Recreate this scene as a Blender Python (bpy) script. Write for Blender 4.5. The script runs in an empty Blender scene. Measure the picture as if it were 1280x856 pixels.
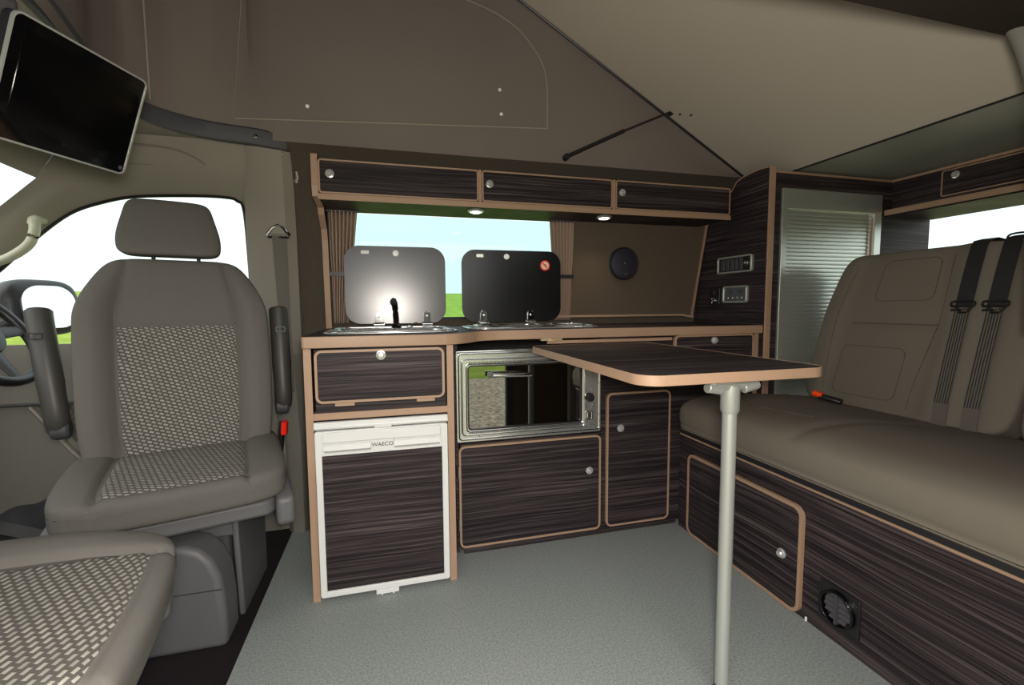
import bpy, bmesh, math, random
from mathutils import Vector, Matrix
random.seed(7)
S = bpy.context.scene
C = S.collection
PI = math.pi
# ---------------------------------------------------------------- materials
def srgb(r, g, b):
    f = lambda c: (c/255/12.92) if c/255 <= .04045 else ((c/255+.055)/1.055)**2.4
    return (f(r), f(g), f(b), 1)
def newmat(name):
    m = bpy.data.materials.new(name); m.use_nodes = True
    n = m.node_tree.nodes; return m, n, m.node_tree.links, n['Principled BSDF']
def plain(name, col, rough=.5, metal=0, bump=0, bscale=200, spec=.5, coat=0, var=0, vscale=8):
    m, n, l, b = newmat(name)
    b.inputs['Base Color'].default_value = col
    b.inputs['Roughness'].default_value = rough
    b.inputs['Metallic'].default_value = metal
    b.inputs['Specular IOR Level'].default_value = spec
    b.inputs['Coat Weight'].default_value = coat
    tc = n.new('ShaderNodeTexCoord')
    if bump:
        t = n.new('ShaderNodeTexNoise'); t.inputs['Scale'].default_value = bscale; t.inputs['Detail'].default_value = 3
        l.new(tc.outputs['Object'], t.inputs['Vector'])
        bp = n.new('ShaderNodeBump'); bp.inputs['Strength'].default_value = bump; bp.inputs['Distance'].default_value = .002
        l.new(t.outputs['Fac'], bp.inputs['Height']); l.new(bp.outputs['Normal'], b.inputs['Normal'])
    t2 = n.new('ShaderNodeTexNoise'); t2.inputs['Scale'].default_value = vscale; t2.inputs['Detail'].default_value = 4
    l.new(tc.outputs['Object'], t2.inputs['Vector'])
    mr = n.new('ShaderNodeMapRange'); mr.inputs['To Min'].default_value = 1-var; mr.inputs['To Max'].default_value = 1+var
    l.new(t2.outputs['Fac'], mr.inputs['Value'])
    mx = n.new('ShaderNodeVectorMath'); mx.operation = 'SCALE'; mx.inputs[0].default_value = col[:3]
    l.new(mr.outputs['Result'], mx.inputs['Scale']); l.new(mx.outputs[0], b.inputs['Base Color'])
    return m
def wood(name, sc):
    m, n, l, b = newmat(name)
    tc = n.new('ShaderNodeTexCoord')
    wn = n.new('ShaderNodeTexNoise'); wn.inputs['Scale'].default_value = 2.2; wn.inputs['Detail'].default_value = 1
    l.new(tc.outputs['Object'], wn.inputs['Vector'])
    ad = n.new('ShaderNodeVectorMath'); ad.operation = 'MULTIPLY_ADD'; ad.inputs[1].default_value = (.02, .02, .02)
    l.new(wn.outputs['Color'], ad.inputs[0]); l.new(tc.outputs['Object'], ad.inputs[2])
    outs = []
    for k, (mul, det) in enumerate(((1, 5), (.3, 3))):
        mp = n.new('ShaderNodeMapping'); mp.inputs['Scale'].default_value = [c*mul for c in sc]; mp.inputs['Location'].default_value = (k*3, k*5, k*7)
        l.new(ad.outputs[0], mp.inputs['Vector'])
        t = n.new('ShaderNodeTexNoise'); t.inputs['Scale'].default_value = 1; t.inputs['Detail'].default_value = det; t.inputs['Roughness'].default_value = .6
        l.new(mp.outputs[0], t.inputs['Vector']); outs.append(t.outputs['Fac'])
    mm = n.new('ShaderNodeMath'); mm.operation = 'MULTIPLY_ADD'; mm.inputs[1].default_value = .65; l.new(outs[0], mm.inputs[0])
    m2 = n.new('ShaderNodeMath'); m2.operation = 'MULTIPLY'; m2.inputs[1].default_value = .35; l.new(outs[1], m2.inputs[0]); l.new(m2.outputs[0], mm.inputs[2])
    cr = n.new('ShaderNodeValToRGB'); e = cr.color_ramp.elements
    e[0].position = .36; e[0].color = srgb(22, 18, 20)
    e[1].position = .66; e[1].color = srgb(90, 80, 80)
    x = e.new(.47); x.color = srgb(38, 32, 34)
    x = e.new(.54); x.color = srgb(57, 49, 50)
    l.new(mm.outputs[0], cr.inputs[0]); l.new(cr.outputs[0], b.inputs['Base Color'])
    b.inputs['Roughness'].default_value = .55; b.inputs['Specular IOR Level'].default_value = .2
    bp = n.new('ShaderNodeBump'); bp.inputs['Strength'].default_value = .12; bp.inputs['Distance'].default_value = .001
    l.new(mm.outputs[0], bp.inputs['Height']); l.new(bp.outputs['Normal'], b.inputs['Normal'])
    return m
M = {}
M['wood'] = wood('dark_zebra_wood', (2.5, 2.5, 230))
M['wood_top'] = wood('dark_zebra_wood_flat', (2.5, 90, 2.5))
M['edge'] = plain('tan_edging', srgb(160, 130, 106), .5, bump=.05, var=.06, vscale=30)
M['carpet'] = plain('olive_brown_carpet', srgb(82, 75, 65), .95, bump=.8, bscale=500, spec=.1, var=.25, vscale=160)
M['carpet_tan'] = plain('brown_lining_carpet', srgb(92, 80, 68), .95, bump=.8, bscale=500, spec=.1, var=.25, vscale=180)
M['black_carpet'] = plain('black_carpet', srgb(38, 33, 35), .97, bump=1, bscale=700, spec=.1, var=.5, vscale=300)
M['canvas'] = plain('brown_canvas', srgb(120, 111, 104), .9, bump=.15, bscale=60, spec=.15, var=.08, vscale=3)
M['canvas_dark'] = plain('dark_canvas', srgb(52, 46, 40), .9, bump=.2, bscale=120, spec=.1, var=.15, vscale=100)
M['seam'] = plain('seam_thread', srgb(158, 145, 132), .8, spec=.2)
M['roof'] = plain('roof_liner', srgb(184, 175, 160), .75, spec=.3, var=.04, vscale=2)
M['rear_ceiling'] = plain('grey_green_liner', srgb(150, 154, 140), .4, spec=.4, var=.05)
M['headliner'] = plain('cab_liner', srgb(134, 130, 119), .8, bump=.1, bscale=400, spec=.2, var=.05)
M['pillar'] = plain('cab_trim', srgb(136, 131, 119), .6, bump=.06, bscale=500, spec=.3, var=.03)
M['pillar_low'] = plain('cab_trim_grey', srgb(118, 115, 107), .6, bump=.08, bscale=500, spec=.3, var=.03)
M['handle_plastic'] = plain('light_handle_plastic', srgb(178, 178, 158), .5)
M['rail'] = plain('slate_rail', srgb(72, 72, 76), .6, spec=.3)
M['black_plastic'] = plain('black_plastic', srgb(30, 29, 31), .4, spec=.5)
M['dark_plastic'] = plain('charcoal_plastic', srgb(66, 65, 68), .5, bump=.1, bscale=600, spec=.4)
M['grey_plastic'] = plain('grey_seat_plastic', srgb(92, 91, 93), .5, bump=.1, bscale=600, spec=.4)
M['armrest'] = plain('armrest_vinyl', srgb(62, 60, 57), .45, bump=.1, bscale=300, spec=.4)
M['fabric'] = plain('grey_seat_cloth', srgb(95, 92, 87), .9, bump=.25, bscale=900, spec=.2, var=.06, vscale=60)
M['bench_fabric'] = plain('taupe_bench_cloth', srgb(106, 99, 88), .85, bump=.12, bscale=500, spec=.25, var=.09, vscale=5)
M['bench_seam'] = plain('taupe_piping', srgb(92, 84, 72), .85, spec=.2)
M['white_plastic'] = plain('silver_white_plastic', srgb(210, 210, 207), .35)
M['silver'] = plain('brushed_aluminium', srgb(190, 192, 188), .3, 1, bump=.04, bscale=300)
M['alu_paint'] = plain('silver_painted', srgb(172, 174, 168), .35, .5)
M['chrome'] = plain('chrome', srgb(225, 225, 225), .08, 1)
M['steel'] = plain('stainless_steel', srgb(215, 215, 214), .24, .85, bump=.03, bscale=150)
M['lid'] = plain('smoked_glass_lid', srgb(10, 10, 11), .25, 0, spec=.7)
M['glossy_black'] = plain('glossy_black', srgb(8, 8, 9), .06, 0, spec=.6)
M['screen'] = plain('dark_screen', srgb(5, 5, 6), .12, 0, spec=.5)
M['red'] = plain('red_button', srgb(225, 40, 25), .35)
M['orange'] = plain('orange_button', srgb(250, 75, 25), .35)
M['white'] = plain('white_paint', srgb(240, 240, 236), .4)
M['cream'] = plain('cream_sticker', srgb(240, 225, 195), .5)
M['belt'] = plain('black_webbing', srgb(34, 32, 32), .6, bump=.4, bscale=900, spec=.4)
M['belt_grey'] = plain('grey_webbing', srgb(92, 86, 78), .6, bump=.3, bscale=900, spec=.4)
M['speaker'] = plain('navy_speaker', srgb(38, 34, 48), .55, bump=.5, bscale=600)
M['bag'] = plain('black_bag_cloth', srgb(26, 24, 27), .8, bump=.5, bscale=60, var=.3)
M['lcd'] = plain('grey_lcd', srgb(84, 86, 90), .25)
M['trunk'] = plain('bark', srgb(120, 105, 85), .9)
M['foliage'] = plain('pale_foliage', srgb(165, 160, 105), .9, var=.3, vscale=2)
M['dark_chrome'] = plain('dark_chrome', srgb(70, 66, 66), .15, 1)
M['knob'] = plain('knob_silver', srgb(215, 215, 212), .22, .6)
M['slat'] = plain('slat_aluminium', srgb(196, 200, 192), .34, .75)
M['paint'] = plain('van_paint', srgb(70, 72, 76), .3, .3, coat=.5)
M['brass'] = plain('brass_hinge', srgb(215, 195, 150), .3, .6)
M['mirror'] = plain('mirror_glass', srgb(240, 240, 240), .02, 1)

# woven dash pattern for the seat centres (height and depth run on in one direction)
def dash_mat():
    m, n, l, b = newmat('dashed_seat_cloth')
    tc = n.new('ShaderNodeTexCoord'); sp = n.new('ShaderNodeSeparateXYZ'); l.new(tc.outputs['Object'], sp.inputs[0])
    a = n.new('ShaderNodeMath'); a.operation = 'ADD'; l.new(sp.outputs['Y'], a.inputs[0]); l.new(sp.outputs['Z'], a.inputs[1])
    cb = n.new('ShaderNodeCombineXYZ'); l.new(sp.outputs['X'], cb.inputs['X']); l.new(a.outputs[0], cb.inputs['Y'])
    mp = n.new('ShaderNodeMapping'); mp.inputs['Rotation'].default_value = (0, 0, math.radians(24)); l.new(cb.outputs[0], mp.inputs['Vector'])
    br = n.new('ShaderNodeTexBrick'); l.new(mp.outputs[0], br.inputs['Vector'])
    br.inputs['Scale'].default_value = 1; br.inputs['Brick Width'].default_value = .0165; br.inputs['Row Height'].default_value = .0112
    br.inputs['Mortar Size'].default_value = .0032; br.inputs['Mortar Smooth'].default_value = .3
    br.inputs['Color1'].default_value = srgb(152, 148, 138); br.inputs['Color2'].default_value = srgb(130, 127, 119)
    br.inputs['Mortar'].default_value = srgb(80, 77, 72)
    l.new(br.outputs['Color'], b.inputs['Base Color']); b.inputs['Roughness'].default_value = .85; b.inputs['Specular IOR Level'].default_value = .2
    bp = n.new('ShaderNodeBump'); bp.inputs['Strength'].default_value = .5; bp.inputs['Distance'].default_value = .002; bp.invert = True
    l.new(br.outputs['Fac'], bp.inputs['Height']); l.new(bp.outputs['Normal'], b.inputs['Normal'])
    return m
M['dash'] = dash_mat()
def hex_mat():
    m, n, l, b = newmat('hexagon_door_fabric')
    tc = n.new('ShaderNodeTexCoord'); v = n.new('ShaderNodeTexVoronoi'); v.inputs['Scale'].default_value = 34; v.feature = 'DISTANCE_TO_EDGE'; v.inputs['Randomness'].default_value = .35
    l.new(tc.outputs['Object'], v.inputs['Vector'])
    cr = n.new('ShaderNodeValToRGB'); cr.color_ramp.elements[0].color = srgb(60, 57, 52); cr.color_ramp.elements[1].color = srgb(98, 94, 84); cr.color_ramp.elements[1].position = .18
    l.new(v.outputs['Distance'], cr.inputs[0]); l.new(cr.outputs[0], b.inputs['Base Color']); b.inputs['Roughness'].default_value = .8
    return m
M['hex'] = hex_mat()
def floor_mat():
    m, n, l, b = newmat('speckled_grey_vinyl')
    tc = n.new('ShaderNodeTexCoord'); t = n.new('ShaderNodeTexNoise'); t.inputs['Scale'].default_value = 170; t.inputs['Detail'].default_value = 5; t.inputs['Roughness'].default_value = .8
    l.new(tc.outputs['Object'], t.inputs['Vector'])
    cr = n.new('ShaderNodeValToRGB'); e = cr.color_ramp.elements
    e[0].position = .34; e[0].color = srgb(104, 109, 107); e[1].position = .66; e[1].color = srgb(158, 163, 160)
    l.new(t.outputs['Fac'], cr.inputs[0]); l.new(cr.outputs[0], b.inputs['Base Color'])
    b.inputs['Roughness'].default_value = .5; b.inputs['Specular IOR Level'].default_value = .4
    bp = n.new('ShaderNodeBump'); bp.inputs['Strength'].default_value = .15; bp.inputs['Distance'].default_value = .001
    l.new(t.outputs['Fac'], bp.inputs['Height']); l.new(bp.outputs['Normal'], b.inputs['Normal'])
    return m
M['floor'] = floor_mat()
def glass_mat(name, col, gl=.06):
    m = bpy.data.materials.new(name); m.use_nodes = True; n = m.node_tree.nodes; l = m.node_tree.links
    n.remove(n['Principled BSDF'])
    t = n.new('ShaderNodeBsdfTransparent'); t.inputs[0].default_value = col
    g = n.new('ShaderNodeBsdfGlossy'); g.inputs['Roughness'].default_value = .02
    mx = n.new('ShaderNodeMixShader'); mx.inputs[0].default_value = gl
    l.new(t.outputs[0], mx.inputs[1]); l.new(g.outputs[0], mx.inputs[2]); l.new(mx.outputs[0], n['Material Output'].inputs[0])
    return m
M['glass'] = glass_mat('clear_glass', (.98, 1, .99, 1), .02)
M['tint'] = glass_mat('tinted_glass', (.62, .84, .78, 1), .03)
M['oven_glass'] = glass_mat('smoked_oven_glass', (.10, .09, .08, 1), .4)
def emis(name, col, s):
    m, n, l, b = newmat(name); b.inputs['Emission Color'].default_value = col; b.inputs['Emission Strength'].default_value = s
    return m
M['lamp'] = emis('lamp_diffuser', (1, .93, .8, 1), 5)
def ground_mat(name, cols, scale, bump=.5):
    m, n, l, b = newmat(name)
    tc = n.new('ShaderNodeTexCoord'); t = n.new('ShaderNodeTexNoise'); t.inputs['Scale'].default_value = scale; t.inputs['Detail'].default_value = 8; t.inputs['Roughness'].default_value = .75
    l.new(tc.outputs['Object'], t.inputs['Vector'])
    cr = n.new('ShaderNodeValToRGB'); e = cr.color_ramp.elements
    e[0].position = .35; e[0].color = cols[0]; e[1].position = .62; e[1].color = cols[1]
    l.new(t.outputs['Fac'], cr.inputs[0]); l.new(cr.outputs[0], b.inputs['Base Color']); b.inputs['Roughness'].default_value = .95
    b.inputs['Specular IOR Level'].default_value = .1
    bp = n.new('ShaderNodeBump'); bp.inputs['Strength'].default_value = bump; bp.inputs['Distance'].default_value = .03
    l.new(t.outputs['Fac'], bp.inputs['Height']); l.new(bp.outputs['Normal'], b.inputs['Normal'])
    return m
M['gravel'] = ground_mat('gravel', (srgb(52, 47, 36), srgb(205, 195, 168)), 13, 1)
M['added_hedge'] = ground_mat('added_hedge_leaves', (srgb(22, 26, 12), srgb(60, 66, 34)), 2.5, 1)  # dark leaves of the added reflection-dimming row behind the camera
M['field'] = ground_mat('green_field', (srgb(104, 126, 44), srgb(138, 158, 66)), 1.2)

# ---------------------------------------------------------------- object helpers
def setp(o, label=None, cat=None, group=None, kind=None):
    for k, v in (('label', label), ('category', cat), ('group', group), ('kind', kind)):
        if v: o[k] = v
    return o
def thing(name, label, cat, loc=(0, 0, 0), rz=0, group=None):
    o = bpy.data.objects.new(name, None); C.objects.link(o); o.location = loc; o.rotation_euler = (0, 0, rz)
    o.empty_display_size = .1
    return setp(o, label, cat, group)
def root_of(p):
    while p.parent: p = p.parent
    return p
def obj(name, bm, mats, parent=None, bevel=0, smooth=True, local=False, seg=2, label=None):
    """local=False: the mesh was written in world coordinates (unrotated things)."""
    bmesh.ops.recalc_face_normals(bm, faces=bm.faces[:])
    if parent is not None and not local:
        off = Vector(root_of(parent).location); bmesh.ops.translate(bm, verts=bm.verts[:], vec=-off)
    me = bpy.data.meshes.new(name); bm.to_mesh(me); bm.free()
    o = bpy.data.objects.new(name, me); C.objects.link(o)
    for m in (mats if isinstance(mats, (list, tuple)) else [mats]): me.materials.append(M[m] if isinstance(m, str) else m)
    if parent: o.parent = parent
    if bevel:
        b = o.modifiers.new('bevel', 'BEVEL'); b.width = bevel; b.segments = seg; b.limit_method = 'ANGLE'; b.angle_limit = math.radians(40)
    if smooth:
        me.polygons.foreach_set('use_smooth', [True]*len(me.polygons))
        me.set_sharp_from_angle(angle=math.radians(38))
    if label: o['label'] = label
    return o
def struct(name, bm, mats, **k): return setp(obj(name, bm, mats, **k), kind='structure')
def single(name, bm, mats, label, cat, group=None, **k):
    # a thing that is one mesh: origin at its lowest centre
    zs = [v.co for v in bm.verts]; c = Vector((sum(v.x for v in zs)/len(zs), sum(v.y for v in zs)/len(zs), min(v.z for v in zs)))
    bmesh.ops.translate(bm, verts=bm.verts[:], vec=-c)
    o = obj(name, bm, mats, **k); o.location = c
    return setp(o, label, cat, group)
def B(): return bmesh.new()
def box(bm, x0, x1, y0, y1, z0, z1, mi=0):
    v = [bm.verts.new((x, y, z)) for x in (x0, x1) for y in (y0, y1) for z in (z0, z1)]
    for f in ((0, 1, 3, 2), (4, 6, 7, 5), (0, 4, 5, 1), (2, 3, 7, 6), (0, 2, 6, 4), (1, 5, 7, 3)):
        bm.faces.new([v[i] for i in f]).material_index = mi
    return bm
def mp(ax, u, v, w):
    return {'y': (u, w, v), 'x': (w, u, v), 'z': (u, v, w)}[ax]
def rr(u0, u1, v0, v1, r, n=6):
    r = min(r, (u1-u0)/2-1e-5, (v1-v0)/2-1e-5); P = []
    for cx, cy, a0 in ((u1-r, v1-r, 0), (u0+r, v1-r, 90), (u0+r, v0+r, 180), (u1-r, v0+r, 270)):
        for i in range(n+1):
            a = math.radians(a0+90*i/n); P.append((cx+r*math.cos(a), cy+r*math.sin(a)))
    return P
def circ(cu, cv, r, n=32, rv=None): return [(cu+r*math.cos(2*PI*i/n), cv+(rv or r)*math.sin(2*PI*i/n)) for i in range(n)]
def prism(bm, pts, ax, w0, w1, mi=0):
    a = [bm.verts.new(mp(ax, u, v, w0)) for u, v in pts]; b = [bm.verts.new(mp(ax, u, v, w1)) for u, v in pts]
    n = len(pts)
    fs = [bm.faces.new(a), bm.faces.new(b[::-1])]+[bm.faces.new((a[i], a[(i+1) % n], b[(i+1) % n], b[i])) for i in range(n)]
    for f in fs: f.material_index = mi
    return bm
def ring(bm, out, inn, ax, w0, w1, mi=0):
    n = len(out); V = [[bm.verts.new(mp(ax, u, v, w)) for u, v in P] for P in (out, inn) for w in (w0, w1)]
    for i in range(n):
        j = (i+1) % n
        for p, q in ((0, 1), (1, 3), (3, 2), (2, 0)):
            bm.faces.new((V[p][i], V[p][j], V[q][j], V[q][i])).material_index = mi
    return bm
def rring(bm, u0, u1, v0, v1, r, t, ax, w0, w1, mi=0, n=6):
    return ring(bm, rr(u0, u1, v0, v1, r, n), rr(u0+t, u1-t, v0+t, v1-t, max(r-t, .001), n), ax, w0, w1, mi)
def frame_of(d):
    d = d.normalized(); up = Vector((0, 0, 1)) if abs(d.z) < .95 else Vector((1, 0, 0))
    s = d.cross(up).normalized(); return s, s.cross(d).normalized()
def tube(bm, pts, r, n=10, closed=False, flat=None, mi=0, up=None):
    pts = [Vector(p) for p in pts]; rings = []; N = len(pts)
    for i, p in enumerate(pts):
        a = pts[(i-1) % N] if (closed or i) else p; b = pts[(i+1) % N] if (closed or i < N-1) else p
        d = (b-a)
        if up is not None:
            s = d.normalized().cross(Vector(up)).normalized(); u = s.cross(d.normalized())
        else: s, u = frame_of(d)
        rad = r[i] if isinstance(r, (list, tuple)) else r
        ru = rad*(flat if flat else 1)
        rings.append([bm.verts.new(p+s*math.cos(2*PI*k/n)*rad+u*math.sin(2*PI*k/n)*ru) for k in range(n)])
    for i in range(N if closed else N-1):
        A, Bq = rings[i], rings[(i+1) % N]
        for k in range(n): bm.faces.new((A[k], A[(k+1) % n], Bq[(k+1) % n], Bq[k])).material_index = mi
    if not closed:
        bm.faces.new(rings[0]).material_index = mi; bm.faces.new(rings[-1][::-1]).material_index = mi
    return bm
def strip(bm, pts, w, t, side, mi=0):
    """flat strap: box section w wide along 'side', t thick"""
    pts = [Vector(p) for p in pts]; side = Vector(side).normalized(); R = []
    for i, p in enumerate(pts):
        d = pts[min(i+1, len(pts)-1)]-pts[max(i-1, 0)]; nrm = d.normalized().cross(side).normalized()
        R.append([bm.verts.new(p+side*a*w/2+nrm*b*t/2) for a, b in ((1, 1), (-1, 1), (-1, -1), (1, -1))])
    for i in range(len(R)-1):
        for k in range(4): bm.faces.new((R[i][k], R[i][(k+1) % 4], R[i+1][(k+1) % 4], R[i+1][k])).material_index = mi
    bm.faces.new(R[0]); bm.faces.new(R[-1][::-1]); return bm
def lathe(bm, prof, c, ax='z', n=28, mi=0):
    """prof: (radius, height along ax)"""
    R = []
    for r, h in prof:
        R.append([bm.verts.new(Vector(c)+Vector(mp(ax, r*math.cos(2*PI*k/n), r*math.sin(2*PI*k/n), h))) for k in range(n)])
    for i in range(len(R)-1):
        for k in range(n): bm.faces.new((R[i][k], R[i][(k+1) % n], R[i+1][(k+1) % n], R[i+1][k])).material_index = mi
    bm.faces.new(R[0]).material_index = mi; bm.faces.new(R[-1][::-1]).material_index = mi
    return bm
def soft(bm, n, k, fn, mfn=None):
    """rounded cushion: cube grid pulled to a superellipsoid, then fn(X,Y,Z in -1..1) -> position; mfn(X,Y,Z) -> material"""
    vs = {}
    def V(a):
        key = tuple(round(q, 5) for q in a)
        if key not in vs:
            s = (abs(a[0])**k+abs(a[1])**k+abs(a[2])**k)**(1/k); vs[key] = bm.verts.new(fn(a[0]/s, a[1]/s, a[2]/s))
        return vs[key]
    g = [-1+2*i/n for i in range(n+1)]
    for ax in range(3):
        for sg in (-1, 1):
            for i in range(n):
                for j in range(n):
                    q = []
                    for (p, r) in ((g[i], g[j]), (g[i+1], g[j]), (g[i+1], g[j+1]), (g[i], g[j+1])):
                        a = [p, r]; a.insert(ax, sg); q.append(a)
                    f = bm.faces.new([V(a) for a in q])
                    if mfn:
                        c = [sum(a[t] for a in q)/4 for t in range(3)]; f.material_index = mfn(*c)
    return bm
sm = lambda a, b, x: (lambda t: t*t*(3-2*t))(max(0, min(1, (x-a)/(b-a))))
def poly(bm, pts, holes=(), thick=(0, 0, 0), mi=0):
    """filled outline in 3-D with holes, given a thickness vector"""
    edges = []; loops = []
    for L in (pts,)+tuple(holes):
        v = [bm.verts.new(p) for p in L]; loops.append(v)
        edges += [bm.edges.new((v[i], v[(i+1) % len(v)])) for i in range(len(v))]
    r = bmesh.ops.triangle_fill(bm, edges=edges, use_beauty=True)
    fs = [f for f in r['geom'] if isinstance(f, bmesh.types.BMFace)]
    for f in fs: f.material_index = mi
    if Vector(thick).length > 0:
        e = bmesh.ops.extrude_face_region(bm, geom=fs)
        bmesh.ops.translate(bm, verts=[g for g in e['geom'] if isinstance(g, bmesh.types.BMVert)], vec=thick)
    return bm
def inter(P, n=6):
    """smooth path through points (Catmull-Rom)"""
    P = [Vector(p) for p in P]; out = []
    for i in range(len(P)-1):
        a = P[max(i-1, 0)]; b = P[i]; c = P[i+1]; d = P[min(i+2, len(P)-1)]
        for k in range(n):
            t = k/n; out.append(.5*((2*b)+(c-a)*t+(2*a-5*b+4*c-d)*t*t+(3*b-a-3*c+d)*t**3))
    return out+[P[-1]]
def text(name, s, size, loc, rot, mat, parent, local=False, ext=.0006):
    cu = bpy.data.curves.new(name, 'FONT'); cu.body = s; cu.size = size; cu.extrude = ext; cu.align_x = 'CENTER'; cu.align_y = 'CENTER'
    t = bpy.data.objects.new(name, cu); C.objects.link(t); bpy.context.view_layer.update()
    me = bpy.data.meshes.new_from_object(t); bpy.data.objects.remove(t)
    bm = B(); bm.from_mesh(me); bpy.data.meshes.remove(me)
    bm.transform(Matrix.Translation(loc) @ rot.to_4x4())
    return obj(name, bm, mat, parent, smooth=False, local=local)
def knob(parent, c, ax, sgn, r=.0125):
    bm = B(); r = .0155; lathe(bm, [(r, 0), (r, sgn*.004), (r*.72, sgn*.005), (r*.72, sgn*.012), (r*.55, sgn*.015), (.001, sgn*.0155)], c, ax)
    o = obj('knob', bm, 'knob', parent, label='round chrome push-button knob')
    return o
def door(parent, u0, u1, v0, v1, ax, w, sgn, r=.03, kn=None, name='door', t=.008, mat='wood'):
    """slab with rounded tan edging; w = carcass face; sgn = outward direction"""
    bm = B(); prism(bm, rr(u0+t*.9, u1-t*.9, v0+t*.9, v1-t*.9, r-t*.9), ax, w+sgn*.0008, w+sgn*.0115)
    d = obj(name, bm, mat, parent)
    bm = B(); rring(bm, u0, u1, v0, v1, r, t, ax, w+sgn*.0008, w+sgn*.0135)
    obj('edging', bm, 'edge', d, label='tan rounded edging strip')
    if kn: knob(d, mp(ax, kn[0], kn[1], w+sgn*.0113), ax, sgn)
    return d

# ================================================================ SETTING
# floor of the living area and the sunken black cab carpet
bm = B(); poly(bm, [(-.667, -.75, 0), (-.667, .43, 0), (-.60, .47, 0), (2.45, .47, 0), (2.45, -1.2, 0), (-.60, -1.2, 0)], thick=(0, 0, -.012)); struct('floor', bm, 'floor', smooth=False)
bm = B(); box(bm, -2.3, -.60, -1.22, .47, -.05, -.013); struct('floor_cab', bm, 'black_carpet', smooth=False)
# far wall of the living area, carpet lined, window opening; it leans inward with height
def wy(z): return .47 - max(0, z-.9)*.14 - max(0, z-1.42)*.35
def wallpts(xz): return [(x, wy(z), z) for x, z in xz]
bm = B()
WX0, WX1, WZ0, WZ1 = -.405, .60, .915, 1.40
for (x0, x1, z0, z1) in ((-.62, 2.43, -.01, WZ0), (-.62, WX0, WZ0, WZ1), (WX1, 2.43, WZ0, WZ1), (-.62, 2.43, WZ1, 1.42)):
    v = [bm.verts.new((x, y, z)) for x, y, z in ((x0, wy(z0), z0), (x1, wy(z0), z0), (x1, wy(z1), z1), (x0, wy(z1), z1), (x0, wy(z0)+.04, z0), (x1, wy(z0)+.04, z0), (x1, wy(z1)+.04, z1), (x0, wy(z1)+.04, z1))]
    for f in ((0, 1, 2, 3), (7, 6, 5, 4), (0, 4, 5, 1), (3, 2, 6, 7), (0, 3, 7, 4), (1, 5, 6, 2)): bm.faces.new([v[i] for i in f])
struct('wall_far', bm, 'carpet', smooth=False)
# carpeted shoulder above the cupboards up to the pop-top rail
bm = B()
pr = [(wy(1.42), 1.42), (.385, 1.52), (.33, 1.595), (.275, 1.628), (.275, 1.64), (.36, 1.64), (.44, 1.42)]
prism(bm, [(a, b) for a, b in pr], 'x', -.645, 2.43); box(bm, -.76, -.60, .34, .50, 1.585, 1.66); struct('trim_1', bm, 'carpet')
# window: pane + black rim
bm = B(); v = [bm.verts.new(p) for p in wallpts(((WX0, WZ0), (WX1, WZ0), (WX1, WZ1), (WX0, WZ1)))]; bm.faces.new(v)
[setattr(v.co, 'y', .50) for v in bm.verts]; w1 = struct('window_1', bm, 'tint', smooth=False)
bm = B()
ring(bm, [(a, b) for a, b in rr(WX0-.002, WX1+.002, WZ0-.002, WZ1+.002, .03)], rr(WX0+.012, WX1-.012, WZ0+.012, WZ1-.012, .02), 'y', 0, .012)
for v in bm.verts: v.co.y += wy(v.co.z)+.012
o = obj('window_frame', bm, 'black_plastic', w1)
# rear wall (tailgate) with the rear window
bm = B(); T = 2.44
poly(bm, [(T, .47, -.01), (T, -1.22, -.01), (T, -1.22, 1.62), (T, .47, 1.62)], [[(T, a, b) for a, b in rr(-1.02, .03, 1.02, 1.455, .05)]], (.03, 0, 0)); struct('wall_rear', bm, 'pillar', smooth=False)
bm = B(); prism(bm, rr(-1.03, .04, 1.01, 1.465, .05), 'x', T+.012, T+.015); struct('window_2', bm, 'glass', smooth=False)
# fixed rear ceiling and the raised pop-top panel
HX, HZ, SL = 1.585, 1.588, .56
bm = B(); box(bm, HX, 2.44, -1.2, .30, HZ, HZ+.02); struct('ceiling_rear', bm, 'rear_ceiling', smooth=False)
bm = B(); zr = lambda x: HZ+.004+(HX-x)*SL
P = [(HX, -.95), (1.42, -.95), (-1.3, -.95), (-1.3, .268), (HX-.05, .268), (HX, .26)]
poly(bm, [(x, y, zr(x)) for x, y in P], thick=(0, 0, .03)); struct('ceiling_poptop', bm, 'roof', smooth=False)
bm = B(); tube(bm, [(x, .262, zr(x)-.005) for x in (1.55, -1.3)], .006, 6); tube(bm, [(HX, .27, HZ), (HX, -.93, HZ)], .004, 6); struct('trim_2', bm, 'black_plastic')
# the two screw heads on the roof panel
# pop-top canvas, far side with its curved front corner
base = [(HX, .262, 1.628), (-.70, .268, 1.64)]
curve = inter([(-.70, .268, 1.64), (-.88, .22, 1.645), (-1.0, .10, 1.65), (-1.02, -.08, 1.65), (-.97, -.29, 1.65), (-.93, -.5, 1.65), (-.92, -.83, 1.65)], 5)
bm = B()
N1 = 40; pts = [Vector(base[0]).lerp(Vector(base[1]), i/N1) for i in range(N1)]+curve
rows = []
for i, p in enumerate(pts):
    top = zr(p.x)+.004
    fold = 0
    col = []
    for k in range(11):
        t = k/10; z = 1.618+(top-1.618)*t
        off = .012*math.sin(t*PI)*math.sin(i*.35)+(.03*math.sin(t*PI) if i > N1 else 0)*math.sin(i*1.1)
        col.append(bm.verts.new((p.x, p.y+off+.004, max(z, 1.618))))
    rows.append(col)
for i in range(len(rows)-1):
    for k in range(10):
        if (rows[i][k].co-rows[i][k+1].co).length > 1e-4 or True:
            try: bm.faces.new((rows[i][k], rows[i+1][k], rows[i+1][k+1], rows[i][k+1]))
            except Exception: pass
canvas = struct('wall_canvas_far', bm, 'canvas')
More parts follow.
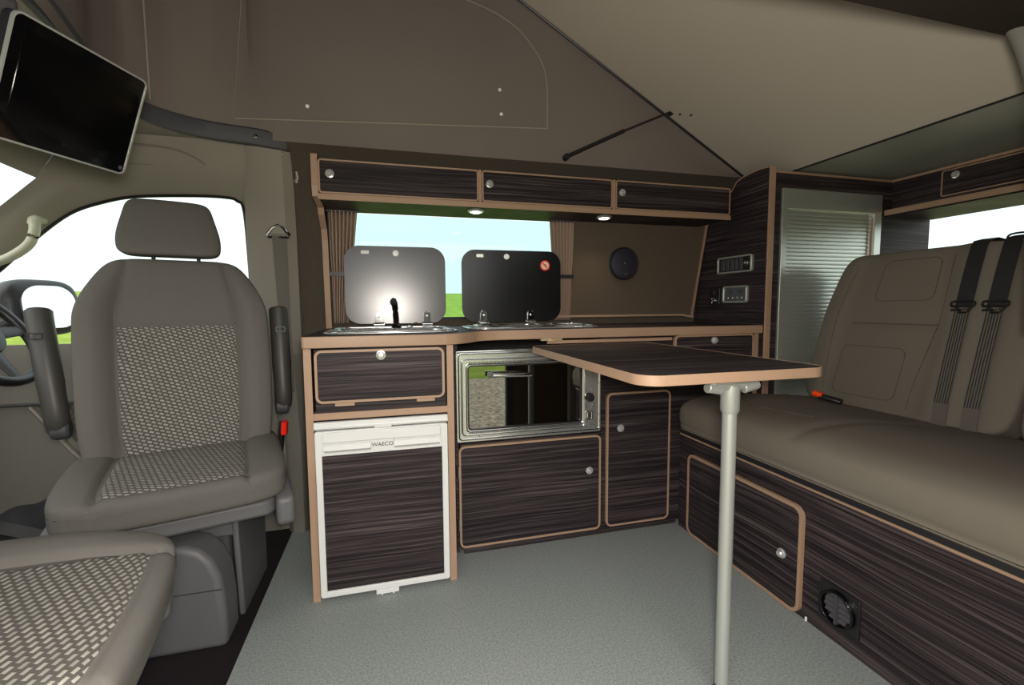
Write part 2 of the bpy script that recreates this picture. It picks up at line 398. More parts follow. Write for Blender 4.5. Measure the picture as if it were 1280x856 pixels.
# stitched window flap outline, seams and poppers on the canvas
bm = B()
def cy(x, z): return .262
tube(bm, [(x, cy(x, z), z) for x, z in ((-.73, 2.12), (-.775, 1.685), (.467, 1.762))]+inter([(.467, .262, 1.762), (.462, .262, 1.98), (.40, .262, 2.10), (.29, .262, 2.19), (.10, .262, 2.25), (-.3, .262, 2.32), (-.73, .262, 2.36)], 6), .0026, 5, mi=0)
obj('stitching', bm, 'seam', canvas)
for (x, z) in ((-.517, 1.752), (.256, 1.80), (.25, 1.90), (-.98, 1.9)):
    bm = B(); lathe(bm, [(.007, 0), (.007, -.004), (.001, -.006)], (x, .258, z), 'y', 14); obj('popper', bm, 'white', canvas)
bm = B()
i1 = N1+9; q = pts[i1]
tube(bm, [(q.x+.01, q.y-.03, 1.66), (q.x+.012, q.y-.035, 1.95), (q.x+.012, q.y-.03, 2.6)], .0025, 5)
obj('seam', bm, 'seam', canvas)
# near-side canvas, folded dark, and the gathered lining strip at the hinge corner
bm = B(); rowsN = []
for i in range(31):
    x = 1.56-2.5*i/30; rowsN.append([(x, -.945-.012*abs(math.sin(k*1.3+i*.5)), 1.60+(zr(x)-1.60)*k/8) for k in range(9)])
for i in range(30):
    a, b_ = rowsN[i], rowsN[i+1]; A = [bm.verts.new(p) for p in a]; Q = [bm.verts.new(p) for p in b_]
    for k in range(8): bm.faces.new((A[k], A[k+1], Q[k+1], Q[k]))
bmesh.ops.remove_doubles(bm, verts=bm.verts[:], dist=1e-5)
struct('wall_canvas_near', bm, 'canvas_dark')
# near side: header over the door opening, pillars and rear quarter, all outside the frame
bm = B()
box(bm, -2.3, 2.44, -1.43, -1.38, 1.54, 1.64); box(bm, -.86, -.72, -1.43, -1.38, -.3, 1.54); box(bm, -2.3, -.86, -1.43, -1.38, -.3, .92)
box(bm, 1.02, 2.44, -1.43, -1.38, -.3, 1.54)
struct('wall_near', bm, 'pillar', smooth=False)
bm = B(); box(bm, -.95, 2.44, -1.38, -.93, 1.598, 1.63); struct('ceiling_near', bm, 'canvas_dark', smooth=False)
sdm = B(); box(sdm, .56, 1.75, -1.50, -1.46, -.28, 1.50); sd_ = struct('door_2', sdm, 'dark_plastic', bevel=.01)
sdm = B(); prism(sdm, rr(.70, 1.62, .85, 1.42, .06), 'y', -1.455, -1.45); obj('door_pane', sdm, 'glossy_black', sd_)
sdm = B(); prism(sdm, rr(.62, 1.68, -.20, .72, .05), 'y', -1.459, -1.445); obj('door_trim', sdm, 'carpet_tan', sd_)

# ---------------------------------------------------------------- cab shell
def quadstrip0(bm, rowsP):
    R = [[bm.verts.new(p) for p in r] for r in rowsP]
    for i in range(len(R)-1):
        for k in range(len(R[i])-1): bm.faces.new((R[i][k], R[i][k+1], R[i+1][k+1], R[i+1][k]))
# headliner with the front edge of the roof cut-out
bm = B(); cut = [(p.x, p.y) for p in curve]
L = [(-.60, .33), (-.655, .31)]+cut+[(-.92, -1.32), (-1.25, -1.32), (-1.25, .33)]
poly(bm, [(x, y, 1.622) for x, y in L], thick=(0, 0, .03))
WS = [(-1.45, .36, 1.449), (-1.479, .25, 1.467), (-1.53, .0, 1.50), (-1.56, -.42, 1.515), (-1.53, -.85, 1.50), (-1.45, -1.32, 1.449)]
quadstrip0(bm, [[(-1.25, p[1]-(.03 if p[1] > .3 else 0), 1.622), ((p[0]-1.25)/2-.02, p[1]-.01, (p[2]+1.622)/2+.025), p, (p[0]-.02, p[1], p[2]+.03)] for p in WS])
struct('ceiling_cab', bm, 'headliner', smooth=False)
# dark rail following the edge of the cut-out
bm = B(); rp = [Vector((-.60, .305, 1.628))]+[Vector((p.x+.004, p.y-.004, 1.628)) for p in curve]
R3 = [[p+Vector((0, 0, dz))+Vector((-dy*.3, -dy, 0)) for dz, dy in ((-.034, -.02), (-.034, .008), (-.026, .014), (.018, .014), (.026, .006), (.026, -.02))] for p in rp]; quadstrip0(bm, R3); struct('trim_3', bm, 'rail')
bm = B(); lathe(bm, [(.008, 0), (.007, -.005), (.001, -.007)], (-.70, .248, 1.62), 'y', 14); struct('trim_4', bm, 'chrome')
# side of the cab: door upper, window hole, A-pillar and lower door card
def cy2(z): return .485 - max(0, z-1.40)*.75 if z < 1.62 else .32
hole = [(-.815, 1.10), (-.80, .84), (-1.78, .80), (-1.80, 1.0), (-1.66, 1.125), (-1.55, 1.24), (-1.43, 1.345), (-1.32, 1.395), (-1.20, 1.425), (-1.0, 1.437), (-.88, 1.437), (-.835, 1.42), (-.818, 1.38)]
hole = hole[:3]+[tuple(p[:2]) for p in []]+hole[3:]
def shell(zs0, zs1): pass
bm = B()
outl = [(-.64, -.02), (-.64, 1.40), (-1.36, 1.40)] 
# flat part of the wall below 1.40 around the window, in pieces, then the slanted cant rail
def quadstrip(bm, rowsP):
    R = [[bm.verts.new(p) for p in r] for r in rowsP]
    for i in range(len(R)-1):
        for k in range(len(R[i])-1): bm.faces.new((R[i][k], R[i][k+1], R[i+1][k+1], R[i+1][k]))
D = .485
top = inter([(-1.80, D, 1.0), (-1.66, D, 1.125), (-1.55, D, 1.24), (-1.43, D, 1.345), (-1.32, D, 1.395), (-1.20, D, 1.425), (-1.0, D-.01, 1.437), (-.88, D-.01, 1.437), (-.838, D-.01, 1.425), (-.815, D, 1.38), (-.805, D, 1.10), (-.80, D, .84)], 5)
outer = []
for p in top:
    # matching point on the outside boundary: A-pillar edge / headliner / B-pillar
    if p.x < -1.2:
        K = [(-1.81, (-1.90, .385, 1.08)), (-1.66, (-1.70, .37, 1.215)), (-1.55, (-1.57, .36, 1.335)), (-1.43, (-1.45, .36, 1.449)), (-1.32, (-1.37, .35, 1.56)), (-1.19, (-1.25, .33, 1.622))]
        for (xa, a), (xb, b_) in zip(K, K[1:]):
            if xa <= p.x <= xb: q = Vector(a).lerp(Vector(b_), (p.x-xa)/(xb-xa))
    elif p.z > 1.39: q = Vector((p.x+.0, .33, 1.622)) if p.x < -.9 else Vector((p.x+.16*sm(-.9, -.80, p.x), .33+.0, 1.622))
    else: q = Vector((-.63, D-.13*sm(1.1, 1.6, p.z+.2), p.z+.2*sm(.8, 1.38, p.z)))
    outer.append(q)
rowsP = []
for k in range(7):
    t = k/6; rowsP.append([Vector(p).lerp(q, t)+Vector((0, -.022*math.sin(PI*min(1, t*1.3))*(1 if t < .77 else 0), 0)) for p, q in zip(top, outer)])
quadstrip(bm, rowsP)
quadstrip(bm, [[(x, D, .84), (x, D-.02, .80), (x, D-.03, -.03)] for x in (-.63, -1.2, -1.80, -2.3)])
w = struct('wall_cab', bm, 'pillar')
bm = B(); tube(bm, [Vector(p)+Vector((0, -.002, 0)) for p in top], .007, 6); obj('window_seal', bm, 'black_plastic', w)
bm = B(); 
gl = [(p.x, D+.02, p.z) for p in top]+[(-1.8, D+.02, .84)]
poly(bm, gl); struct('window_3', bm, 'glass', smooth=False)
# small flap outline in the trim above the door window
bm = B(); F = [(-1.20, .405, 1.525), (-.93, .405, 1.525), (-.90, .410, 1.515), (-.93, .375, 1.555), (-1.00, .345, 1.58), (-1.20, .345, 1.585)]
tube(bm, inter([(-1.24, .388, 1.528), (-1.0, .388, 1.53), (-.92, .388, 1.532), (-.93, .372, 1.55), (-.99, .345, 1.575), (-1.08, .335, 1.585), (-1.24, .335, 1.585)], 5), .0035, 6); obj('flap_edge', bm, 'pillar_low', w)
# door card, lower: armrest ledge, pocket and hexagon patterned insert
bm = B(); D2 = .452
prism(bm, [(-2.2, -.02), (-.72, -.02), (-.72, .84), (-2.2, .84)], 'y', D2, D2+.02); 
d1 = struct('door_1', bm, 'pillar_low', smooth=False)
bm = B(); poly(bm, [(-1.56, D2-.006, .60), (-1.0, D2-.006, .60), (-1.0, D2-.006, .25), (-1.42, D2-.006, .42)], thick=(0, .005, 0)); obj('fabric_insert', bm, 'hex', d1, smooth=False)
bm = B(); box(bm, -2.1, -.95, D2-.02, D2, .605, .615); obj('ledge', bm, 'dark_plastic', d1, bevel=.004)
bm = B(); tube(bm, [(-1.58, D2-.005, .60), (-1.46, D2-.008, .42), (-1.36, D2-.01, .30)], .014, 8, flat=.6); obj('pocket_rib', bm, 'pillar', d1)
# A-pillar inner face up to the windscreen and windscreen glass
bm = B()
quadstrip(bm, [[(-1.80, .485, 1.0), (-1.90, .385, 1.08), (-1.92, .40, 1.10)], [(-2.10, .485, .80), (-2.28, .42, .98), (-2.30, .44, 1.0)]])
struct('trim_5', bm, 'pillar')
bm = B(); v = [bm.verts.new(p) for p in ((-1.46, .38, 1.46), (-2.27, .44, .99), (-2.38, -.42, .96), (-2.27, -1.32, .99), (-1.46, -1.32, 1.46), (-1.575, -.42, 1.53))]
bm.faces.new(v); struct('window_4', bm, 'glass', smooth=False)
# cowl and bulkhead below the windscreen
bm = B(); box(bm, -2.4, -2.33, -1.22, .47, -.05, 1.02); struct('wall_bulkhead', bm, 'black_plastic', smooth=False)

# B-pillar trim
bm = B()
prof = [(-.80, .455), (-.79, .40), (-.74, .375), (-.635, .372), (-.60, .40), (-.598, .47)]
R = []
for z, sx, dy in ((.0, 0, .0), (.4, 0, .0), (.78, .0, 0.), (1.0, -.0, 0), (1.3, -.0, -.005), (1.46, .0, -.02), (1.56, .005, -.05), (1.605, .0, -.075)):
    nar = 1.0
    if z < .9: nar = .42+.58*sm(.35, .95, z)
    if z > 1.4: nar = 1-.15*sm(1.4, 1.6, z)
    R.append([bm.verts.new((-.598+(x+.598)*nar, y+dy, z)) for x, y in prof])
for i in range(len(R)-1):
    for k in range(len(prof)-1): bm.faces.new((R[i][k], R[i][k+1], R[i+1][k+1], R[i+1][k]))
bm.faces.new(R[-1])
for f in bm.faces:
    if f.calc_center_median().z < .78: f.material_index = 1
b = struct('trim_6', bm, ['pillar', 'pillar_low'])
bm = B(); tube(bm, [(-.598, .385, 1.50), (-.585, .36, 1.49), (-.58, .345, 1.50), (-.578, .34, 1.525)], .006, 8); obj('coat_hook', bm, 'handle_plastic', b)
bm = B(); lathe(bm, [(.004, 0), (.004, -.003), (.001, -.004)], (-.625, .315, 1.585), 'y', 10); obj('screw', bm, 'chrome', b)

# ================================================================ KITCHEN
yF, yM = -.149, 0.0
XL0, XL1 = -.500, -.478
kc = thing('kitchen_cabinet', 'dark wood-grain kitchen base cabinet with tan edging below the worktop', 'cabinet', (.4, .2, 0))
def edged_panel_x(name, x0, x1, pts, parent, mat='wood', w=.0):
    """upright panel lying in an x plane: pts = outline (y,z); tan band on its front edge"""
    bm = B(); prism(bm, pts, 'x', x0, x1); return obj(name, bm, mat, parent)
# carcass behind the doors (fridge bay left open)
bm = B()
box(bm, .018, 1.39, yM, .44, .02, .445)            # lower block under the oven and right cupboard
box(bm, .61, 1.39, yM, .44, .445, .845)
box(bm, .012, .61, .40, .44, .445, .845); box(bm, .0, .012, yM+.002, .44, .012, .845)
box(bm, -.47, -.05, yF+.006, yF+.02, .618, .840); box(bm, -.47, -.05, yF+.02, .42, .618, .63)
box(bm, .03, .96, .03, .44, .0, .02)
obj('carcass', bm, 'wood', kc, smooth=False)
bm = B(); box(bm, .03, .985, .006, .03, .0, .03); obj('plinth', bm, 'wood', kc)
for (x0, x1, zt, nm) in ((XL0, XL1, .845, 0), (-.046, -.024, .845, 1)):
    bm = B(); box(bm, x0, x1, yF, .42, 0, zt); sp = obj('side_panel', bm, 'wood', kc, smooth=False)
    bm = B(); box(bm, x0-.0005, x1+.0005, yF-.002, yF+.001, .0, zt); obj('edging', bm, 'edge', sp, smooth=False)
bm = B(); box(bm, XL1, -.046, yF+.001, yF+.4, .610, .632); rl = obj('shelf_rail', bm, 'edge', kc, smooth=False)
door(kc, -.468, -.055, .665, .838, 'y', yF+.006, -1, .022, (-.263, .818), name='drop_front')
door(kc, .010, .606, .034, .440, 'y', yM, -1, .024, (.554, .292))
door(kc, .632, .935, .036, .612, 'y', yM, -1, .026, (.696, .460))
door(kc, .950, 1.362, .700, .846, 'y', yM, -1, .022, (1.150, .820), name='drop_front')
for z in (.34, .13):
    bm = B(); box(bm, .003, .0105, -.016, -.002, z-.022, z+.022); tube(bm, [(.006, -.017, z-.022), (.006, -.017, z+.022)], .003, 8); obj('hinge', bm, 'silver', kc)
bm = B(); box(bm, .37, .935, -.014, -.0005, .826, .838); obj('table_rail', bm, 'edge', kc, smooth=False)
for x in (-.38, -.12):
    bm = B(); box(bm, x-.03, x+.03, yF-.009, yF+.004, .655, .6642); obj('hinge', bm, 'edge', kc)
bm = B(); box(bm, 1.372, 1.395, -.004, -.0005, 0.0, .845); obj('edging', bm, 'edge', kc, smooth=False)
bm = B(); box(bm, .34, .43, -.022, -.002, .838, .847); box(bm, .375, .395, -.026, -.018, .834, .846); obj('table_hinge', bm, 'brass', kc, bevel=.001)

# worktop with the wavy front
front = [(-.500, -.170), (-.493, -.176), (-.05, -.176)]+[tuple(p[:2]) for p in inter([(-.05, -.176, 0), (.0, -.155, 0), (.045, -.105, 0), (.09, -.05, 0), (.15, -.026, 0), (.22, -.022, 0)], 6)][1:]+[(1.398, -.022)]
back = [(1.398, .462), (-.500, .462)]
def slab(bm, poly2, z0, z1, mi=0): prism(bm, poly2, 'z', z0, z1, mi)
wt = thing('worktop', 'long dark wood-grain worktop with wavy tan front edge under the glass lids', 'worktop', (.4, .2, .846))
hs = [rr(-.425, -.015, -.06, .27, .05), rr(.11, .58, .05, .33, .05)]
bm = B(); poly(bm, [(x, y+.003, .883) for x, y in front]+[(x, y, .883) for x, y in back], [[(u, v, .883) for u, v in h] for h in hs], (0, 0, -.036)); obj('top_board', bm, 'wood_top', wt, smooth=False)
bm = B()
Fp = front; n = len(Fp); rows = []
for x, y in Fp:
    rows.append([bm.verts.new((x, y+dy, z)) for dy, z in ((.004, .8835), (0, .8815), (-.001, .865), (0, .848), (.004, .846))])
for i in range(n-1):
    for k in range(4): bm.faces.new((rows[i][k], rows[i+1][k], rows[i+1][k+1], rows[i][k+1]))
obj('edging', bm, 'edge', wt)

# wall end panel with the stepped profile (left end of the kitchen)
outlE = [(.44, .8835), (.415, .8835)]+[(.408, .95), (.385, 1.27), (.372, 1.31), (.30, 1.365), (.285, 1.40), (.165, 1.42), (.160, 1.545), (.30, 1.56), (.36, 1.50), (.41, 1.35)]
oc = thing('overhead_cabinet', 'long dark wood-grain overhead cabinet with three drop-down doors above the window', 'cabinet', (.42, .3, 1.376))
bm = B(); prism(bm, outlE, 'x', -.499, -.477); ep = obj('end_panel', bm, 'wood', oc, smooth=False)
bm = B(); ed = [Vector((-.488, y-.001, z)) for y, z in ((.415, .885), (.408, .95), (.385, 1.262), (.370, 1.305), (.305, 1.352), (.290, 1.378), (.168, 1.395), (.160, 1.43), (.158, 1.545))]
strip(bm, ed[:], .0235, .005, (1, 0, 0)); obj('edging', bm, 'edge', ep, smooth=False)
bm = B(); box(bm, -.477, 1.348, yU := .150, .385, 1.384, 1.398); box(bm, -.477, 1.348, .152, .30, 1.52, 1.530); box(bm, -.477, 1.348, .37, .38, 1.395, 1.52)
for x in (.137, .737, 1.340): box(bm, x-.007, x+.007, .152, .37, 1.398, 1.52)
box(bm, -.477, 1.348, .158, .17, 1.398, 1.52)
obj('carcass', bm, 'wood', oc, smooth=False)
bm = B(); box(bm, -.478, 1.350, .143, .150, 1.378, 1.400); o = obj('bottom_edging', bm, 'edge', oc, bevel=.001, smooth=False)
for x in (.137, .737):
    bm = B(); box(bm, x-.006, x+.006, .1445, .1575, 1.400, 1.526); obj('divider_edging', bm, 'edge', oc, smooth=False)
for a, b_, k in ((-.474, .130, -.433), (.145, .729, .177), (.745, 1.346, .777)):
    door(oc, a, b_, 1.401, 1.526, 'y', .1575, -1, .012, (k, 1.473), name='drop_front', t=.006)
# downlights
for i, (x, lab) in enumerate(((.134, 'small round recessed downlight above the gap between the two glass lids'), (.731, 'small round recessed downlight near the speaker panel'))):
    t = thing('downlight', lab, 'light', (x, .228, 1.384), group='downlights under the overhead cabinet')
    bm = B(); lathe(bm, [(.034, 0), (.036, -.004), (.032, -.009), (.026, -.010), (.025, -.0095)], (0, 0, 0), 'z'); obj('bezel', bm, 'alu_paint', t, local=True)
    bm = B(); lathe(bm, [(.025, -.0095), (.020, -.012), (.001, -.013)], (0, 0, 0), 'z'); obj('lens', bm, 'lamp', t, local=True)

# curtains
def curtain(label, xt0, xt1, xb0, xb1, group):
    t = thing('curtain', label, 'curtain', ((xt0+xt1)/2, .38, .90), group=group)
    bm = B(); n = 90; rowsP = []
    for zi in range(22):
        z = .905+(1.385-.905)*zi/21; f = zi/21; row = []
        pinch = math.exp(-((z-1.12)/.06)**2)*.05
        for i in range(n+1):
            s = i/n; x = (xb0+(xb1-xb0)*s)*(1-f)+(xt0+(xt1-xt0)*s)*f
            x += ((xb0+xb1)/2*(1-f)+(xt0+xt1)/2*f-x)*pinch
            y = wy(z)-.028+.011*math.sin(s*PI*14+.6*math.sin(z*9))+.003*math.sin(s*47+z*4)
            row.append((x, y, z))
        rowsP.append(row)
    quadstrip(bm, rowsP)
    o = obj('cloth', bm, M['curtain'], t)
    sd = o.modifiers.new('s', 'SOLIDIFY'); sd.thickness = .0015
    z = 1.12; f = (z-.905)/.48
    x0 = xb0*(1-f)+xt0*f; x1 = xb1*(1-f)+xt1*f
    bm = B(); box(bm, x0-.006, x1+.006, wy(z)-.045, wy(z)-.041, z-.009, z+.009); obj('tieback', bm, 'black_plastic', t)
    bm = B(); box(bm, xt0-.01, xt1+.01, wy(1.39)-.04, wy(1.39)-.025, 1.378, 1.392); obj('rail', bm, 'edge' if False else 'dark_plastic', t)
M['curtain'] = plain('brown_curtain_cloth', srgb(168, 146, 130), .9, bump=.2, bscale=300, spec=.2)
curtain('brown pleated curtain tied back at the left side of the window', -.468, -.355, -.470, -.41, 'window curtains')
curtain('brown pleated curtain tied back between the window and the speaker panel', .520, .645, .570, .650, 'window curtains')

# speaker panel: carpeted board framed in tan edging
t = thing('speaker_panel', 'brown carpeted side panel with tan edging right of the window', 'panel', (1.0, .42, .92))
def lean(bm, off):
    for v in bm.verts: v.co.y += wy(v.co.z)+off
    return bm
bm = B(); prism(bm, [(.652, .918), (.648, 1.396), (1.402, 1.396), (1.375, .918)], 'y', 0, .01); lean(bm, -.030); obj('board', bm, 'carpet_tan', t, smooth=False)
bm = B()
for P_ in ([(.60, 1.398), (1.40, 1.398)], [(1.392, 1.396), (1.362, .915)]):
    strip(bm, [(x, wy(z)-.034, z) for x, z in P_], .010, .009, (1, 0, 0) if P_[0][0] > 1.3 else (0, 0, 1))
strip(bm, [(.56, wy(.92)-.035, .924), (1.30, wy(.92)-.035, .924), (1.36, wy(.92)-.05, .912)], .010, .009, (0, 0, 1))
obj('edging', bm, 'edge', t, smooth=False)
t = thing('loudspeaker', 'round dark blue-black loudspeaker mounted on the brown carpeted panel', 'speaker', (.925, wy(1.19)-.032, 1.19))
bm = B(); lathe(bm, [(.083, 0), (.085, -.006), (.080, -.011), (.074, -.009)], (0, 0, 0), 'y', 40); obj('surround', bm, 'black_plastic', t, local=True)
bm = B(); lathe(bm, [(.074, -.008), (.06, -.012), (.030, -.015), (.001, -.016)], (0, 0, 0), 'y', 40); obj('grille', bm, 'speaker', t, local=True)
bm = B(); lathe(bm, [(.004, -.0155), (.001, -.018)], (0, 0, 0), 'y', 10); obj('centre_cap', bm, 'silver', t, local=True)
bm = B(); box(bm, -.004, .018, -.0150, -.0125, -.056, -.051); obj('badge', bm, 'silver', t, local=True)

# sink and hob with glass lids
def lid_unit(name, label, cat, x0, x1, y0, y1, lx0, lx1, hx):
    t = thing(name, label, cat, ((x0+x1)/2, (y0+y1)/2, .8836))
    bm = B(); ring(bm, rr(x0, x1, y0, y1, .07, 8), rr(x0+.03, x1-.03, y0+.03, y1-.06, .05, 8), 'z', .8836, .8905)
    o = obj('rim', bm, 'steel', t, bevel=.003)
    bm = B(); rring(bm, x0+.012, x1-.012, y0+.012, y1-.012, .06, .006, 'z', .889, .8935, n=8); obj('seal', bm, 'chrome', t)
    yb = y1-.01
    bm = B(); prism(bm, rr(lx0, lx1, 0, .325, .062, 8), 'y', -.0025, .0025)
    bm.transform(Matrix.Translation((0, yb, .906)) @ Matrix.Rotation(math.radians(-.7), 4, 'X'))
    ld = obj('lid', bm, 'lid', t, label='raised smoked glass lid with rounded corners')
    ly = lambda h: yb+h*math.tan(math.radians(.7))
    bm = B(); prism(bm, rr(lx0+.068, lx0+.100, 1.197, 1.211, .003), 'y', ly(.29)-.0045, ly(.29)-.003); obj('rubber_stop', bm, 'white_plastic', ld)
    xm = lx0+.208
    bm = B(); lathe(bm, [(.0125, 0), (.0125, -.004), (.001, -.006)], (xm, ly(.29)-.003, 1.202), 'y', 20); obj('rubber_stop', bm, 'white', ld)
    for h in hx:
        bm = B(); prism(bm, rr(h-.015, h+.015, .905, .955, .012), 'y', yb-.010, yb-.003)
        lathe(bm, [(.005, 0), (.005, -.004), (.001, -.005)], (h, yb-.010, .936), 'y', 12)
        lathe(bm, [(.010, -.022), (.010, .022)], (h, yb-.012, .902), 'x', 14)
        box(bm, h-.02, h+.02, yb-.03, yb, .889, .895)
        obj('hinge', bm, 'chrome', t, bevel=.0008)
    return t, ly
ts, ly = lid_unit('sink', 'stainless steel sink with its smoked glass lid raised, left of the hob', 'sink', -.455, .012, -.095, .305, -.408, .008, (-.275, -.075))
bm = B(); quad = []
rows = []
for (ins, z) in ((.028, .888), (.034, .884), (.05, .76), (.09, .74)):
    rows.append([bm.verts.new((u, v, z)) for u, v in rr(-.455+ins, .012-ins, -.095+ins, .245-ins*.5, .05, 8)])
obj_rows = rows
for i in range(3):
    n = len(rows[i])
    for k in range(n): bm.faces.new((rows[i][k], rows[i][(k+1) % n], rows[i+1][(k+1) % n], rows[i+1][k]))
bm.faces.new(rows[-1]); obj('basin', bm, 'steel', ts)
bm = B(); tube(bm, inter([(-.205, .262, .888), (-.206, .258, .93), (-.210, .24, .985), (-.214, .20, 1.0), (-.216, .165, .995)], 5), .0125, 14)
lathe(bm, [(.022, 0), (.020, .008), (.015, .014)], (-.205, .262, .888), 'z'); obj('tap', bm, 'dark_chrome', ts)
bm = B(); lathe(bm, [(.012, 0), (.013, .006), (.010, .012), (.001, .013)], (-.15, .255, .889), 'z', 18); tube(bm, [(-.15, .255, .90), (-.12, .245, .908)], .004, 8); obj('tap_lever', bm, 'chrome', ts)
th, ly = lid_unit('hob', 'stainless steel gas hob with its smoked glass lid raised, right of the sink', 'hob', .072, .635, .03, .335, .084, .556, (.182, .405))
bm = B(); prism(bm, rr(.10, .60, .06, .28, .05, 8), 'z', .8838, .886); obj('hob_plate', bm, 'steel', th)
for x in (.20, .44):
    bm = B(); lathe(bm, [(.040, .885), (.040, .888), (.022, .890), (.022, .894), (.001, .895)], (x, .16, 0), 'z'); obj('burner', bm, 'black_plastic', th)
bm = B()
for x in (.20, .44):
    for a in range(4):
        c, s_ = math.cos(a*PI/2+PI/4), math.sin(a*PI/2+PI/4)
        tube(bm, [(x+.02*c, .16+.02*s_, .8975), (x+.075*c, .16+.075*s_, .8975), (x+.08*c, .16+.08*s_, .886)], .0025, 6)
tube(bm, [(u, v, .8975) for u, v in rr(.115, .585, .075, .26, .04)], .0025, 6, closed=True)
obj('pan_support', bm, 'chrome', th)
for x in (.545, .575):
    bm = B(); lathe(bm, [(.012, .886), (.011, .894), (.001, .895)], (x, .085, 0), 'z', 16); obj('control_knob', bm, 'black_plastic', th)
# no-smoking sticker on the hob lid
bm = B(); sx, sz = .478, 1.165; yy = ly(.26)-.0032
prism(bm, circ(sx, sz, .020, 32), 'y', yy-.0004, yy, 0)
ring(bm, circ(sx, sz, .0245, 32), circ(sx, sz, .0185, 32), 'y', yy-.0008, yy, 1)
c_ = math.cos(PI/4)
prism(bm, [(sx-.016*c_-.002, sz+.016*c_-.002), (sx-.016*c_+.002, sz+.016*c_+.002), (sx+.016*c_+.002, sz-.016*c_+.002), (sx+.016*c_-.002, sz-.016*c_-.002)], 'y', yy-.0009, yy-.0004, 1)
for k in (-1, 0, 1): box(bm, sx-.009, sx+.009, yy-.0006, yy-.0003, sz+k*.005-.001, sz+k*.005+.001, 2)
lidob = [o for o in th.children if o.name.startswith('lid')][0]
obj('warning_sticker', bm, ['cream', 'red', 'seam'], lidob, smooth=False, label='round red and cream prohibition sticker')

# fridge
fr = thing('fridge', 'silver framed built-in compressor fridge with dark wood-grain door panel', 'fridge', (-.262, .05, .01))
bm = B(); box(bm, -.474, -.050, yF-.002, .36, .025, .604); obj('body', bm, 'dark_plastic', fr, smooth=False)
bm = B(); box(bm, -.476, -.048, yF-.018, yF-.002, .582, .606); tube(bm, [(-.476, yF-.013, .590), (-.048, yF-.013, .590)], .008, 10); box(bm, -.29, -.235, yF-.024, yF-.018, .579, .590); obj('hinge_rail', bm, 'white_plastic', fr, bevel=.002)
bm = B(); rring(bm, -.474, -.050, .020, .578, .008, .020, 'y', yF-.022, yF-.002); box(bm, -.456, -.068, yF-.020, yF-.002, .496, .560)
dr = obj('door', bm, 'white_plastic', fr, bevel=.002)
bm = B(); box(bm, -.455, -.069, yF-.015, yF-.003, .038, .494); obj('door_panel', bm, 'wood', dr, smooth=False)
bm = B(); box(bm, -.450, -.074, yF-.027, yF-.018, .540, .574); obj('handle_bar', bm, 'white_plastic', dr, bevel=.003)
for a, b_ in ((-.445, -.303), (-.228, -.078)):
    bm = B(); rows = []
    for (y, z) in ((yF-.026, .540), (yF-.036, .534), (yF-.038, .518), (yF-.030, .510), (yF-.020, .512)): rows.append([(a, y, z), (b_, y, z)])
    quadstrip(bm, rows); v = [v for v in bm.verts]; bm.faces.new([v[i] for i in (0, 2, 4, 6, 8)]); bm.faces.new([v[i] for i in (1, 3, 5, 7, 9)]); obj('handle_grip', bm, 'white_plastic', dr)
text('lettering', 'WAECO', .0185, (-.2655, yF-.0215, .522), Matrix.Rotation(PI/2, 3, 'X'), 'dark_plastic', dr)
bm = B(); box(bm, -.300, -.225, yF-.024, yF, .004, .020); box(bm, -.285, -.278, yF-.026, yF-.02, .001, .010); box(bm, -.247, -.240, yF-.026, yF-.02, .001, .010); obj('vent_clip', bm, 'white_plastic', fr, bevel=.002)

# oven
ov = thing('oven', 'stainless steel built-in oven with smoked glass door beneath the hob', 'oven', (.3, .2, .455))
bm = B(); ring(bm, rr(.004, .602, .456, .812, .006, 3), rr(.035, .562, .500, .765, .01, 3), 'y', -.016, -.001)
box(bm, .035, .562, .36, .37, .48, .80); box(bm, .02, .032, .0, .37, .48, .80); box(bm, .59, .60, .0, .37, .48, .80); box(bm, .02, .60, .0, .37, .47, .48); box(bm, .02, .60, .0, .37, .80, .81)
obj('housing', bm, 'steel', ov, bevel=.002)
bm = B(); ring(bm, rr(.024, .520, .486, .776, .014), rr(.046, .510, .506, .752, .016), 'y', -.030, -.0165)
od = obj('oven_door', bm, 'steel', ov, bevel=.002)
bm = B(); prism(bm, rr(.044, .512, .504, .754, .016), 'y', -.025, -.021); obj('door_glass', bm, 'oven_glass', od, label='smoked reflective glass')
bm = B(); rring(bm, .044, .512, .504, .754, .016, .006, 'y', -.0315, -.024); obj('gasket', bm, 'black_plastic', od)
for z0, z1 in ((.760, .7665), (.492, .4975)):
    bm = B()
    for k in range(58): x = .05+k*.0078; box(bm, x, x+.004, -.0315, -.029, z0, z1)
    obj('vent_slots', bm, 'black_plastic', od, smooth=False)
bm = B(); tube(bm, [(.13, -.052, .716), (.29, -.052, .712)], .0085, 12); lathe(bm, [(.012, 0), (.010, .02)], (.118, -.052, .716), 'x', 12); tube(bm, [(.15, -.03, .715), (.15, -.052, .715)], .005, 8); tube(bm, [(.27, -.03, .712), (.27, -.052, .712)], .005, 8); obj('door_handle', bm, 'chrome', od)
bm = B(); box(bm, .524, .566, -.026, -.014, .486, .765); cp = obj('control_strip', bm, 'steel', ov, bevel=.002)
bm = B(); lathe(bm, [(.0175, 0), (.0175, -.006), (.0155, -.008), (.0145, -.020), (.001, -.021)], (.545, -.026, .604), 'y', 24); obj('control_knob', bm, 'black_plastic', cp)
bm = B(); rring(bm, .5245, .5655, .5835, .6245, .0195, .002, 'y', -.0285, -.025, n=8)
for (x, z) in ((.533, .632), (.545, .634), (.557, .632), (.539, .640), (.551, .640), (.531, .572), (.560, .572), (.533, .563), (.558, .563)): lathe(bm, [(.0034, 0), (.001, -.003)], (x, -.026, z), 'y', 8)
obj('knob_surround', bm, 'chrome', cp)
